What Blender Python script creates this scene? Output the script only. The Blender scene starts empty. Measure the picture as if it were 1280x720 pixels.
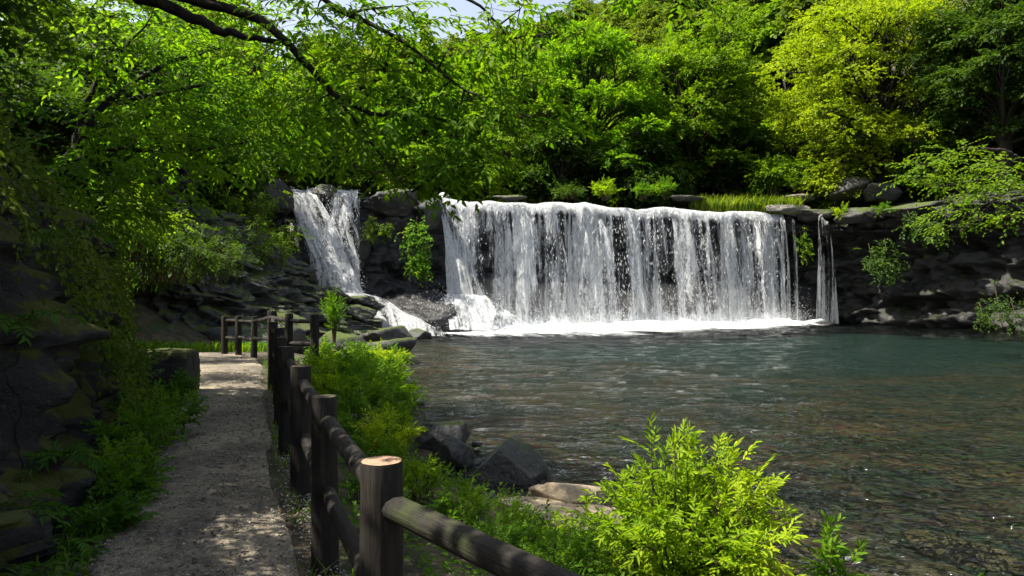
import bpy, math, random
import numpy as np
from mathutils import Vector, Matrix

# ------------------------------------------------------------------ camera, sky, sun, exposure
S = bpy.context.scene
COL = S.collection
EYE = 2.1
F = 853.33
cam = bpy.data.cameras.new('camera')
cam.lens = 24; cam.sensor_width = 36; cam.clip_end = 3000; cam.clip_start = 0.05
camo = bpy.data.objects.new('camera', cam); COL.objects.link(camo)
camo.location = (0, 0, EYE); camo.rotation_euler = (math.radians(90.67), 0, 0)
S.camera = camo

SUN_EL, SUN_AZ = math.radians(58), math.radians(100)      # azimuth measured from +Y towards -X
SD = np.array([-math.sin(SUN_AZ)*math.cos(SUN_EL), math.cos(SUN_AZ)*math.cos(SUN_EL), math.sin(SUN_EL)])
W = bpy.data.worlds.new('World'); S.world = W; W.use_nodes = True
wn = W.node_tree.nodes; wl = W.node_tree.links
sky = wn.new('ShaderNodeTexSky'); sky.sky_type = 'NISHITA'; sky.sun_disc = False
sky.sun_elevation = SUN_EL; sky.sun_rotation = -SUN_AZ
sky.air_density = 1.0; sky.dust_density = 2.5; sky.ozone_density = 1.0
hs = wn.new('ShaderNodeHueSaturation'); hs.inputs['Saturation'].default_value = .6; wl.new(sky.outputs[0], hs.inputs['Color']); wl.new(hs.outputs[0], wn['Background'].inputs[0]); wn['Background'].inputs[1].default_value = 0.105
sl = bpy.data.lights.new('sun', 'SUN'); sl.energy = 5.0; sl.angle = math.radians(0.53); sl.color = (1, .93, .80)
so = bpy.data.objects.new('sun', sl); COL.objects.link(so)
so.rotation_euler = Vector(-SD).to_track_quat('-Z', 'Y').to_euler()
S.view_settings.view_transform = 'Standard'; S.view_settings.look = 'None'
S.view_settings.exposure = 1.4; S.view_settings.gamma = 1; S.view_settings.use_curve_mapping = False
cy = S.cycles
cy.max_bounces = 6; cy.diffuse_bounces = 3; cy.glossy_bounces = 3; cy.transmission_bounces = 4
cy.transparent_max_bounces = 24; cy.caustics_reflective = False; cy.caustics_refractive = False
cy.use_denoising = True; cy.sample_clamp_indirect = 6
cy.use_adaptive_sampling = True; cy.adaptive_threshold = 0.015

# ------------------------------------------------------------------ helpers
def at(px, py, d):
    return np.array([(px-640)/F*d, d, EYE+(370-py)/F*d])

def nrm(v):
    return v/np.maximum(np.linalg.norm(v, axis=-1, keepdims=True), 1e-9)

def hash3(i, seed):
    i = i.astype(np.int64)
    h = (i[..., 0]*374761393 + i[..., 1]*668265263 + i[..., 2]*2147483647 + seed*1274126177) & 0xffffffff
    h = ((h ^ (h >> 13))*1274126177) & 0xffffffff
    h = ((h ^ (h >> 16))*2246822519) & 0xffffffff
    h = h ^ (h >> 15)
    return (h & 0xffffff)/float(0x1000000)

def vnoise(p, seed=0):
    p = np.asarray(p, float)
    i = np.floor(p); f = p-i; f = f*f*(3-2*f)
    r = 0
    for dx in (0, 1):
        for dy in (0, 1):
            for dz in (0, 1):
                w = (f[..., 0] if dx else 1-f[..., 0])*(f[..., 1] if dy else 1-f[..., 1])*(f[..., 2] if dz else 1-f[..., 2])
                r = r + w*hash3(i+np.array([dx, dy, dz]), seed)
    return r*2-1

def fbm(p, octv=4, seed=0, gain=.5):
    p = np.asarray(p, float); r = 0; a = 1.0; t = 0
    for k in range(octv):
        r = r+a*vnoise(p*(2.03**k)+k*7.7, seed+k); t += a; a *= gain
    return r/t

def worley(p, seed=0):
    p = np.asarray(p, float); i0 = np.floor(p)
    best = np.full(p.shape[:-1], 9.0); sec = best.copy(); val = np.zeros(p.shape[:-1]); fac = np.zeros(p.shape[:-1])
    for dx in (-1, 0, 1):
        for dy in (-1, 0, 1):
            for dz in (-1, 0, 1):
                c = i0+np.array([dx, dy, dz])
                q = c+np.stack([hash3(c, seed+1), hash3(c, seed+2), hash3(c, seed+3)], -1)
                d = np.linalg.norm(p-q, axis=-1); v = hash3(c, seed+4)
                gr = np.stack([hash3(c, seed+5), hash3(c, seed+6), hash3(c, seed+7)], -1)*2-1; fv = np.sum((p-q)*gr, -1)
                m = d < best
                sec = np.where(m, best, np.minimum(sec, d)); val = np.where(m, v, val); fac = np.where(m, fv, fac); best = np.where(m, d, best)
    return best, sec, val, fac

def sstep(a, b, x):
    t = np.clip((x-a)/(b-a), 0, 1); return t*t*(3-2*t)

def mesh_np(name, V, polys, smooth=False, uv=None):
    """polys: list of integer arrays (m, k)"""
    me = bpy.data.meshes.new(name)
    V = np.asarray(V, np.float32).reshape(-1, 3)
    polys = [np.asarray(p, np.int32) for p in polys if len(p)]
    idx = np.concatenate([p.ravel() for p in polys])
    tot = np.concatenate([np.full(len(p), p.shape[1], np.int32) for p in polys])
    start = np.concatenate([[0], np.cumsum(tot)[:-1]]).astype(np.int32)
    me.vertices.add(len(V)); me.vertices.foreach_set('co', V.ravel())
    me.loops.add(len(idx)); me.loops.foreach_set('vertex_index', idx)
    me.polygons.add(len(tot)); me.polygons.foreach_set('loop_start', start); me.polygons.foreach_set('loop_total', tot)
    if smooth: me.polygons.foreach_set('use_smooth', np.ones(len(tot), bool))
    if uv is not None:
        l = me.uv_layers.new(name='UVMap')
        l.data.foreach_set('uv', np.asarray(uv, np.float32)[idx].ravel())
    me.update(calc_edges=True)
    return me

def obj(name, me, mat=None, parent=None, loc=None):
    o = bpy.data.objects.new(name, me); COL.objects.link(o)
    if mat and me is not None and not len(me.materials): me.materials.append(mat)
    if parent is not None: o.parent = parent
    if loc is not None: o.location = loc
    return o

def tag(o, label=None, cat=None, group=None, kind=None):
    if label: o['label'] = label
    if cat: o['category'] = cat
    if group: o['group'] = group
    if kind: o['kind'] = kind
    return o

def thing(name, label, cat, loc=(0, 0, 0), group=None):
    o = bpy.data.objects.new(name, None); COL.objects.link(o); o.location = loc
    o.empty_display_size = .2
    return tag(o, label, cat, group)

def dup(root, loc, rz=0, sc=(1, 1, 1), label=None, group=None):
    r = root.copy(); COL.objects.link(r); r.location = loc; r.rotation_euler = (0, 0, rz); r.scale = sc
    if label: r['label'] = label
    if group: r['group'] = group
    for ch in list(root.children):
        c = ch.copy(); COL.objects.link(c); c.parent = r
    return r

def grid_faces(nu, nv):
    a = np.arange(nu*nv).reshape(nu, nv)
    return np.stack([a[:-1, :-1], a[1:, :-1], a[1:, 1:], a[:-1, 1:]], -1).reshape(-1, 4)

class Geo:
    def __init__(s): s.V = []; s.P = {}; s.n = 0
    def add(s, V, *polys):
        V = np.asarray(V, float).reshape(-1, 3)
        for p in polys:
            p = np.asarray(p); s.P.setdefault(p.shape[1], []).append(p+s.n)
        s.V.append(V); s.n += len(V)
    def mesh(s, name, smooth=False):
        return mesh_np(name, np.concatenate(s.V), [np.concatenate(v) for v in s.P.values()], smooth)

def tube(g, pts, rad, sides=6):
    pts = np.asarray(pts, float); k = len(pts); rad = np.broadcast_to(rad, (k,))
    T = nrm(np.gradient(pts, axis=0))
    ref = np.array([0.3, .2, 1.0]) if abs(T[0, 2]) < .9 else np.array([1.0, .1, .1])
    A = nrm(np.cross(T, ref)); B = np.cross(T, A)
    th = np.linspace(0, 2*np.pi, sides, endpoint=False)
    V = pts[:, None]+rad[:, None, None]*(np.cos(th)[None, :, None]*A[:, None]+np.sin(th)[None, :, None]*B[:, None])
    a = np.arange(k*sides).reshape(k, sides); b = np.roll(a, -1, axis=1)
    g.add(V, np.stack([a[:-1], b[:-1], b[1:], a[1:]], -1).reshape(-1, 4))

def curve(ctrl, n=16):
    """Catmull-Rom through control points"""
    c = np.asarray(ctrl, float); c = np.vstack([2*c[0]-c[1], c, 2*c[-1]-c[-2]])
    out = []
    m = len(c)-3
    for t in np.linspace(0, m-1e-6, n):
        i = int(t); f = t-i; p0, p1, p2, p3 = c[i:i+4]
        out.append(.5*(2*p1+(p2-p0)*f+(2*p0-5*p1+4*p2-p3)*f*f+(3*p1-p0-3*p2+p3)*f**3))
    return np.array(out)

# ---- leaves
def leaf_geo(P, D, N, L, Wd, shape=6, fold=.18):
    n = len(P); D = nrm(D); Sd = nrm(np.cross(D, N)); N = np.cross(Sd, D)
    L = np.broadcast_to(L, (n,))[:, None]; Wd = np.broadcast_to(Wd, (n,))[:, None]
    if shape == 4:
        V = np.stack([P, P+D*L*.5+Sd*Wd*.5+N*Wd*fold, P+D*L, P+D*L*.5-Sd*Wd*.5+N*Wd*fold], 1)
        return V.reshape(-1, 3), (np.arange(n)[:, None]*4+np.arange(4))
    up = N*Wd*fold; tip = P+D*L-N*L*.10
    V = np.stack([P, P+D*L*.28+Sd*Wd*.46+up, P+D*L*.66+Sd*Wd*.34+up*.7, tip,
                  P+D*L*.66-Sd*Wd*.34+up*.7, P+D*L*.28-Sd*Wd*.46+up], 1)
    b = np.arange(n)[:, None]*6
    return V.reshape(-1, 3), np.concatenate([b+np.array([0, 1, 2, 3]), b+np.array([0, 3, 4, 5])])

def twig_leaves(O, D, Lt, K, L, Wd, rng, droop=.25, ang=55, nj=.45, shape=6, t0=.12, tri=False):
    n = len(O); D = nrm(D); Lt = np.broadcast_to(Lt, (n,))
    t = np.linspace(t0, 1, K)
    P = O[:, None]+D[:, None]*(t[None]*Lt[:, None])[..., None]
    P[..., 2] -= droop*Lt[:, None]*t[None]**2
    Dt = np.repeat(D[:, None], K, 1).copy(); Dt[..., 2] -= 2*droop*t[None]; Dt = nrm(Dt)
    side = nrm(np.cross(Dt, np.array([0, 0, 1.0])+rng.normal(0, .25, (n, 1, 3))))
    sg = np.where(np.arange(K) % 2, 1., -1.)[None, :, None]*np.ones((n, 1, 1))
    a = np.radians(ang)*(1-.65*t**3)[None, :, None]
    LD = Dt*np.cos(a)+side*sg*np.sin(a)+rng.normal(0, .22, (n, K, 3)); LD[..., 2] -= .12
    NN = np.cross(side, Dt); NN *= np.sign(NN[..., 2:3]+1e-6)
    NN = NN+rng.normal(0, nj, (n, K, 3))
    ll = L*rng.uniform(.65, 1.2, (n, K)); ww = Wd*rng.uniform(.75, 1.15, (n, K))
    return leaf_geo(P.reshape(-1, 3), LD.reshape(-1, 3), NN.reshape(-1, 3), ll.ravel(), ww.ravel(), shape)

# ---- materials
def newmat(name):
    m = bpy.data.materials.new(name); m.use_nodes = True
    nt = m.node_tree; nt.nodes.clear()
    out = nt.nodes.new('ShaderNodeOutputMaterial')
    return m, nt, out

class NB:
    """tiny node builder"""
    def __init__(s, nt): s.nt = nt
    def n(s, typ, **kw):
        x = s.nt.nodes.new(typ)
        for k, v in kw.items(): setattr(x, k, v)
        return x
    def lk(s, a, b): s.nt.links.new(a, b)
    def put(s, sock, v):
        if hasattr(v, 'is_output') or isinstance(v, bpy.types.NodeSocket): s.lk(v, sock)
        else: sock.default_value = v
    def noise(s, vec, scale, detail=4, rough=.55, dist=0.0, dim='3D'):
        x = s.n('ShaderNodeTexNoise', noise_dimensions=dim); s.lk(vec, x.inputs['Vector'])
        x.inputs['Scale'].default_value = scale; x.inputs['Detail'].default_value = detail
        x.inputs['Roughness'].default_value = rough; x.inputs['Distortion'].default_value = dist
        return x.outputs['Fac']
    def vor(s, vec, scale, feature='F1', out='Distance'):
        x = s.n('ShaderNodeTexVoronoi', feature=feature); s.lk(vec, x.inputs['Vector']); x.inputs['Scale'].default_value = scale
        return x.outputs[out]
    def math(s, op, a, b=0.0, c=0.0, clamp=False):
        x = s.n('ShaderNodeMath', operation=op, use_clamp=clamp)
        for sock, v in zip(x.inputs, (a, b, c)): s.put(sock, v)
        return x.outputs[0]
    def map(s, v, a, b, c=0.0, d=1.0, smooth=True):
        x = s.n('ShaderNodeMapRange'); x.interpolation_type = 'SMOOTHSTEP' if smooth else 'LINEAR'
        for i, q in enumerate((v, a, b, c, d)): s.put(x.inputs[i], q)
        return x.outputs[0]
    def mix(s, f, a, b, blend='MIX'):
        x = s.n('ShaderNodeMix', data_type='RGBA', blend_type=blend)
        s.put(x.inputs[0], f); s.put(x.inputs[6], a if not isinstance(a, tuple) else (*a, 1)[:4]); s.put(x.inputs[7], b if not isinstance(b, tuple) else (*b, 1)[:4])
        return x.outputs[2]
    def ramp(s, v, stops):
        x = s.n('ShaderNodeValToRGB'); s.lk(v, x.inputs[0]); e = x.color_ramp.elements
        while len(e) < len(stops): e.new(.5)
        for q, (p, c) in zip(e, stops): q.position = p; q.color = (*c, 1)
        return x.outputs[0]
    def scalev(s, vec, sx, sy, sz):
        x = s.n('ShaderNodeVectorMath', operation='MULTIPLY'); s.lk(vec, x.inputs[0]); x.inputs[1].default_value = (sx, sy, sz)
        return x.outputs[0]
    def bump(s, h, strength=.5, dist=.05, normal=None):
        x = s.n('ShaderNodeBump'); s.put(x.inputs['Height'], h); x.inputs['Strength'].default_value = strength; x.inputs['Distance'].default_value = dist
        if normal is not None: s.lk(normal, x.inputs['Normal'])
        return x.outputs[0]
    def principled(s, col, rough=.7, normal=None, spec=.4):
        x = s.n('ShaderNodeBsdfPrincipled'); s.put(x.inputs['Base Color'], col if not isinstance(col, tuple) else (*col, 1)[:4]); s.put(x.inputs['Roughness'], rough)
        x.inputs['Specular IOR Level'].default_value = spec
        if normal is not None: s.lk(normal, x.inputs['Normal'])
        return x.outputs[0]

def leaf_mat(name, c0, c1, c2, trans=.42, tcol=(2.0, 2.05, .5), spec=.08, rough=.55):
    m, nt, out = newmat(name); b = NB(nt)
    g = b.n('ShaderNodeNewGeometry')
    nz = b.noise(g.outputs['Position'], .9, 2)
    v = b.math('ADD', b.math('MULTIPLY', g.outputs['Random Per Island'], .45), b.math('MULTIPLY', b.map(nz, .3, .7), .55))
    col = b.ramp(v, [(.05, c0), (.5, c1), (.95, c2)])
    p = b.principled(col, rough, None, spec)
    t = b.n('ShaderNodeBsdfTranslucent'); b.lk(b.mix(1.0, col, tcol, 'MULTIPLY'), t.inputs[0])
    mx = b.n('ShaderNodeMixShader'); mx.inputs[0].default_value = trans
    b.lk(p, mx.inputs[1]); b.lk(t.outputs[0], mx.inputs[2]); b.lk(mx.outputs[0], out.inputs[0])
    return m

def rock_mat(name, dark=(.018, .018, .019), mid=(.055, .053, .05), light=(.13, .125, .115), moss=.5, rough=.55, mossc=(.05, .075, .012), sc=1.0):
    m, nt, out = newmat(name); b = NB(nt)
    g = b.n('ShaderNodeNewGeometry'); p = g.outputs['Position']
    n1 = b.noise(p, 1.1*sc, 8, .62); n2 = b.noise(p, 7*sc, 8, .65, .4); n3 = b.noise(p, 38*sc, 4, .6)
    strata = b.noise(b.scalev(p, .5, .5, 5), 1.2*sc, 5, .6)
    v = b.math('ADD', b.math('MULTIPLY', n1, .4), b.math('ADD', b.math('MULTIPLY', n2, .38), b.math('MULTIPLY', strata, .22)))
    col = b.ramp(v, [(.36, dark), (.52, mid), (.68, light)])
    lich = b.map(b.noise(p, 11*sc, 6, .7), .60, .70)
    col = b.mix(b.math('MULTIPLY', lich, .35), col, (.2, .2, .175))
    wp = b.n('ShaderNodeVectorMath', operation='ADD'); nx_ = b.n('ShaderNodeTexNoise'); b.lk(p, nx_.inputs['Vector']); nx_.inputs['Scale'].default_value = 1.7*sc; nx_.inputs['Detail'].default_value = 5
    b.lk(p, wp.inputs[0]); b.lk(nx_.outputs['Color'], wp.inputs[1])
    crack = b.map(b.vor(wp.outputs[0], 1.5*sc, 'DISTANCE_TO_EDGE'), 0, .03, 1, 0); crack = b.math('MULTIPLY', crack, b.map(b.noise(p, 1.9*sc, 3), .45, .6))
    col = b.mix(b.math('MULTIPLY', crack, .5 if moss >= 0 else 0.0), col, (.008, .008, .008))
    h = b.math('ADD', b.math('MULTIPLY', n2, .7), b.math('MULTIPLY', n3, .25))
    h = b.math('SUBTRACT', h, b.math('MULTIPLY', crack, .35))
    nm = b.bump(h, .9, .09/sc)
    sep = b.n('ShaderNodeSeparateXYZ'); b.lk(g.outputs['Normal'], sep.inputs[0])
    mz = b.math('ADD', b.math('MULTIPLY', sep.outputs[2], .55), b.math('MULTIPLY', b.noise(p, 2.2*sc, 6, .7), .9))
    mf = b.map(mz, 1.02-moss*.55, 1.15-moss*.55)
    mcol = b.mix(b.noise(p, 16, 4), (mossc[0]*.45, mossc[1]*.5, mossc[2]*.5), (mossc[0]*1.5, mossc[1]*1.35, mossc[2]))
    col = b.mix(mf, col, mcol)
    ro = b.mix(mf, (rough,)*3, (.95,)*3)
    b.lk(b.principled(col, ro, nm, .45), out.inputs[0])
    return m

def simple_bark(name, c0, c1, moss=0.0, sz=.25):
    m, nt, out = newmat(name); b = NB(nt)
    tc = b.n('ShaderNodeTexCoord').outputs['Object']
    v = b.scalev(tc, 1, 1, sz)
    n1 = b.noise(v, 22, 8, .65, .6); n2 = b.noise(tc, 3, 5, .6)
    col = b.mix(b.map(b.math('ADD', b.math('MULTIPLY', n1, .7), b.math('MULTIPLY', n2, .3)), .35, .65), c0, c1)
    if moss:
        col = b.mix(b.math('MULTIPLY', b.map(b.noise(tc, 4.5, 6, .7), .52, .66), moss), col, (.045, .065, .01))
    b.lk(b.principled(col, .85, b.bump(n1, .8, .02), .25), out.inputs[0])
    return m

M = {}
M['leaf_bright'] = leaf_mat('leaf_bright', (.05, .12, .007), (.085, .18, .009), (.15, .235, .012), .52)
M['leaf_over'] = leaf_mat('leaf_over', (.040, .10, .006), (.075, .16, .007), (.14, .215, .009), .5)
M['leaf_yellow'] = leaf_mat('leaf_yellow', (.095, .155, .009), (.165, .23, .012), (.25, .295, .018), .42)
M['leaf_mid'] = leaf_mat('leaf_mid', (.05, .10, .008), (.09, .165, .010), (.155, .225, .013), .42)
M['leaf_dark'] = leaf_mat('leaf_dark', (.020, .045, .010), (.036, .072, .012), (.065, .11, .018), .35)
M['leaf_hill'] = leaf_mat('leaf_hill', (.045, .078, .015), (.08, .12, .020), (.13, .165, .028), .38)
M['leaf_bush'] = leaf_mat('leaf_bush', (.07, .14, .008), (.165, .265, .009), (.30, .365, .016), .42)
M['leaf_bank'] = leaf_mat('leaf_bank', (.045, .115, .010), (.08, .17, .013), (.14, .22, .018), .44)
M['leaf_fern'] = leaf_mat('leaf_fern', (.03, .085, .012), (.05, .125, .016), (.08, .155, .02), .38)
M['leaf_moss'] = leaf_mat('leaf_moss', (.04, .07, .008), (.07, .105, .01), (.10, .13, .015), .3)
M['grass'] = leaf_mat('grass', (.07, .12, .014), (.13, .19, .02), (.20, .24, .03), .42)
M['rock'] = rock_mat('rock', (.014, .014, .015), (.042, .041, .039), (.12, .115, .105), .38)
M['rock_wet'] = rock_mat('rock_wet', (.007, .007, .008), (.020, .020, .021), (.05, .05, .05), -.1, .3)
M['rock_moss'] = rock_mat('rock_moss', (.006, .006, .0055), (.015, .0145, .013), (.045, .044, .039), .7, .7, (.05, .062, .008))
M['rock_shade'] = rock_mat('rock_shade', (.005, .005, .005), (.011, .011, .0105), (.028, .027, .025), .3, .5, (.02, .03, .006))  # wet dark rock; the right cliff's deep shade is put into the albedo
M['rock_sunk'] = rock_mat('rock_sunk', (.05, .036, .016), (.085, .06, .028), (.13, .10, .05), -1, .9, sc=1.2)
M['rock_pale'] = rock_mat('rock_pale', (.08, .075, .065), (.16, .15, .13), (.28, .27, .24), .12, .8)
M['rock_sand'] = rock_mat('rock_sand', (.20, .155, .10), (.30, .24, .165), (.40, .33, .24), -.3, .9, sc=1.6)
M['rock_small'] = rock_mat('rock_small', (.012, .012, .013), (.036, .035, .034), (.10, .097, .09), .25, .42, sc=2.2)
M['bark'] = simple_bark('bark', (.012, .010, .008), (.045, .038, .030))
M['bark_near'] = simple_bark('bark_near', (.008, .0065, .005), (.028, .023, .018), .3)
M['twig'] = simple_bark('twig', (.03, .025, .012), (.08, .07, .03))

# ------------------------------------------------------------------ terrain
def ip(tab):
    k = sorted(tab); return np.array(k, float), np.array([tab[q] for q in k], float)
XF = ip({-6: 4.0, -3: 2.9, 0: 1.35, 1.1: .62, 1.66: .12, 2.3: -.45, 3.75: -1.03, 5.1: -1.6, 6.4: -2.12, 9.6: -3.3, 14: -4.95, 17: -6.2, 22: -8})
XS = ip({-6: 12, 1: 6.2, 2: 4.6, 3: 3.4, 3.8: 2.6, 4.4: 1.85, 5.1: .85, 6.0: .95, 6.6: .55, 7.4: -.25, 8.3: -.95, 10: -1.2, 13.8: -1.9, 18: -2.6, 24: -3.6, 30: -4.6, 34: -5.6, 38: -7.5, 44: -9})
XL = ip({-6: 0.6, 0: -1.15, 3.5: -2.5, 5.6: -3.35, 7.5: -4.1, 10.5: -5.7, 13.5: -7.7, 16: -11, 17.5: -16, 60: -16})
YW = ip({-60: 33, -15: 39.5, -9: 40.8, -4.5: 43.2, 20.6: 51.8, 26: 50.5, 31: 42, 34: 34, 38: 20, 42: -8, 60: -20})

def H(x, y):
    xf = np.interp(y, *XF); xs = np.interp(y, *XS); xl = np.interp(y, *XL); yw = np.interp(x, *YW)
    t = np.clip((x-xf-.15)/np.maximum(xs-xf-.15, .3), 0, 1)
    z = .6*(1-sstep(0, 1, t)**.85)
    dr = np.maximum(x-xs, 0)
    bed = -(np.minimum(.34, .05+.09*dr)+.40*sstep(14, 36, y+7*fbm(np.stack([x*.16, y*.12, 0*x], -1), 3, 71))*sstep(1, 8, dr))
    z = np.where(x > xs, bed, z)
    dl = np.maximum(xl-.25-x, 0)
    left = np.where(dl > 0, .5+np.minimum(dl*1.5, 3.6)+np.maximum(dl-2.4, 0)*.55, 0)
    z = np.where((x < xl-.25) & (y < 20), left, z)
    d2 = np.maximum(xs-x, 0)
    bank = np.interp(d2, [0, 1.2, 4, 6.5, 9, 12, 30, 60], [0, .12, .3, .9, 2.2, 5.0, 13, 23])
    f = sstep(18.6, 21.0, y)
    z = np.where(x <= xs, np.maximum(z*(1-f), bank*f+z*(1-f)), z)
    db = y-yw-2.4-5.5*sstep(21, 26, x)
    ang = x/np.maximum(y, 5)
    slope = np.interp(ang, [-.6, -.2, -.05, .08, .35, .7], [.50, .34, .40, .50, .62, .72])
    flat = np.interp(x, [-12, 0, 20, 27, 40], [9, 12, 12, 5, 3])
    up = 8.05+.03*np.clip(db, 0, 14)+slope*np.clip(db-flat, 0, 120)*sstep(0, 18, db-flat)-.2*np.maximum(db-135, 0)
    z = np.where(db > 0, np.maximum(up, np.where(x < -12, z, -9)), z)
    P = np.stack([x, y, np.zeros_like(x)], -1)
    amp = np.where(db > 0, .1+.012*np.maximum(db, 0), .05)*np.where((x > xl) & (x < xf) & (y < 19), .35, 1)
    return z+amp*fbm(P*.8, 4, 11)+np.where(db > 20, 1.5*fbm(P*.05, 3, 5), 0)

xs_ = np.concatenate([np.linspace(-400, -60, 18), np.arange(-58, -16, 2.0), np.arange(-16, -7, .5), np.arange(-7, 5, .12), np.arange(5, 42, .7), np.arange(42, 90, 3), np.linspace(92, 420, 18)])
ys_ = np.concatenate([np.linspace(-120, -8, 10), np.arange(-6, 1, .5), np.arange(1, 12, .12), np.arange(12, 22, .3), np.arange(22, 60, .6), np.arange(60, 180, 3), np.linspace(185, 700, 16)])
gx, gy = np.meshgrid(xs_, ys_, indexing='ij')
gz = H(gx, gy)
m, nt, out = newmat('ground'); b = NB(nt)
g = b.n('ShaderNodeNewGeometry'); p = g.outputs['Position']
sep = b.n('ShaderNodeSeparateXYZ'); b.lk(p, sep.inputs[0])
soil = b.mix(b.map(b.noise(p, 3, 8, .65), .35, .68), (.028, .022, .014), (.085, .068, .045))
soil = b.mix(b.map(b.noise(p, .9, 6, .7), .50, .64), soil, (.03, .048, .010))
peb = b.vor(p, 7, 'F1', 'Color'); pebd = b.vor(p, 7)
bedc = b.mix(b.map(b.noise(p, .6, 5, .6), .40, .62), (.032, .036, .013), (.115, .070, .022))
bedc = b.mix(.55, bedc, b.mix(1.0, bedc, peb, 'MULTIPLY'))
deep = b.map(b.math('ADD', sep.outputs[2], b.math('MULTIPLY', b.math('SUBTRACT', b.noise(p, .22, 4, .6), .5), .6)), -.22, -.72)
bedc = b.mix(deep, bedc, (.008, .034, .032))
col = b.mix(b.map(sep.outputs[2], -.10, .06), bedc, soil)
ht = b.math('ADD', b.noise(p, 25, 6, .7), b.math('MULTIPLY', pebd, -.6))
b.lk(b.principled(col, .9, b.bump(ht, .7, .03), .3), out.inputs[0])
M['ground'] = m
tag(obj('ground', mesh_np('ground', np.stack([gx, gy, gz], -1), [grid_faces(len(xs_), len(ys_))], True), m), kind='structure')

# path
m, nt, out = newmat('gravel_path'); b = NB(nt)
p = b.n('ShaderNodeNewGeometry').outputs['Position']
v1 = b.vor(p, 66, 'F1', 'Color'); v1d = b.vor(p, 66); v2d = b.vor(p, 19); v2 = b.vor(p, 19, 'F1', 'Color')
base = b.mix(b.map(b.noise(p, 1.3, 6, .6), .35, .65), (.115, .102, .083), (.24, .207, .158))
st = b.n('ShaderNodeRGBToBW'); b.lk(v1, st.inputs[0]); st2 = b.n('ShaderNodeRGBToBW'); b.lk(v2, st2.inputs[0])
k = b.math('ADD', b.math('MULTIPLY', b.map(st.outputs[0], .25, .75), .75), b.math('MULTIPLY', b.map(st2.outputs[0], .25, .75), .55))
base = b.mix(1.0, base, b.ramp(b.math('MULTIPLY', k, .75), [(0, (.6, .6, .59)), (.5, (.97, .96, .95)), (1, (1.4, 1.39, 1.37))]), 'MULTIPLY')
base = b.mix(b.map(b.noise(p, 5, 6, .7), .58, .68), base, (.06, .045, .03))
hh = b.math('ADD', b.math('MULTIPLY', b.math('SUBTRACT', 1, v1d), .5), b.math('ADD', b.math('MULTIPLY', b.math('SUBTRACT', 1, v2d), .5), b.noise(p, 9, 5, .6)))
b.lk(b.principled(base, .92, b.bump(hh, .9, .02), .25), out.inputs[0])
M['path'] = m
yy = np.concatenate([np.arange(-4, 17.6, .12)])
PL = np.interp(yy, [-6, 0, 3.66, 5.56, 8, 12, 15, 17.6], [.9, -.95, -2.32, -3.12, -3.95, -6.1, -9.5, -14.5])
PR = np.interp(yy, *XF)-.12
PR = np.where(yy > 14, np.interp(yy, [14, 17.6], [-5.05, -6.4]), PR)
nw = 18
tt = np.linspace(0, 1, nw)
e1 = .16*fbm(np.stack([yy*.9, yy*0, yy*0], -1), 4, 3); e2 = .09*fbm(np.stack([yy*1.1, yy*0+9, yy*0], -1), 4, 4)
pxg = (PL+e1)[:, None]*(1-tt)+(PR+e2)[:, None]*tt; pyg = np.repeat(yy[:, None], nw, 1)
pz = H(pxg, pyg)*.15+.6*.85+.018+.03*np.sin(np.pi*tt)[None]+.012*fbm(np.stack([pxg*2, pyg*2, pxg*0], -1), 3, 8)
pz[:, 0] -= .05; pz[:, -1] -= .05
tag(obj('path', mesh_np('path', np.stack([pxg, pyg, pz], -1), [grid_faces(len(yy), nw)], True), m), kind='structure')
def path_z(x, y): return .64

# water
m, nt, out = newmat('pool_water'); b = NB(nt)
p = b.n('ShaderNodeNewGeometry').outputs['Position']
wv = b.scalev(p, 1.0, 1.9, 1)
n1 = b.noise(wv, .7, 2, .5, .8); n2 = b.math('SUBTRACT', 1, b.math('ABSOLUTE', b.math('SUBTRACT', b.math('MULTIPLY', b.noise(wv, 2.2, 2, .5, 1.0), 2), 1))); n3 = b.noise(wv, 8, 2, .5, .5)
h = b.math('ADD', b.math('MULTIPLY', n1, .6), b.math('ADD', b.math('MULTIPLY', n2, .45), b.math('MULTIPLY', n3, .18)))
nm = b.bump(h, 1.0, .45)
gl = b.n('ShaderNodeBsdfGlossy'); gl.inputs['Roughness'].default_value = .03; b.lk(nm, gl.inputs['Normal']); gl.inputs[0].default_value = (1, 1, 1, 1)
tr = b.n('ShaderNodeBsdfTransparent'); tr.inputs[0].default_value = (.66, .74, .66, 1)
fr = b.n('ShaderNodeFresnel'); fr.inputs[0].default_value = 1.38; b.lk(nm, fr.inputs['Normal'])
mx = b.n('ShaderNodeMixShader'); b.lk(fr.outputs[0], mx.inputs[0]); b.lk(tr.outputs[0], mx.inputs[1]); b.lk(gl.outputs[0], mx.inputs[2])
b.lk(mx.outputs[0], out.inputs[0]); M['water'] = m
wx = np.concatenate([np.arange(-9, 6, .12), np.arange(6, 46, .3)]); wy = np.concatenate([np.arange(-6, 3, .5), np.arange(3, 14, .10), np.arange(14, 53, .3)])
gx, gy = np.meshgrid(wx, wy, indexing='ij'); Pw = np.stack([gx, gy*1.7, gx*0], -1)
gz = .05*fbm(Pw*.55, 2, 31)+.03*fbm(Pw*1.5, 2, 32)+.006*fbm(Pw*4, 1, 33)
tag(obj('water', mesh_np('water', np.stack([gx, gy, gz], -1), [grid_faces(len(wx), len(wy))], True), m), kind='structure')
# river above the fall
tag(obj('river', mesh_np('river', [(-14, 40.4, 8.18), (-4.5, 43.4, 8.16), (20.4, 52, 8.2), (24, 66, 8.28), (-14, 62, 8.28)], [np.array([[0, 1, 2, 3, 4]])]), m), kind='structure')

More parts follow.
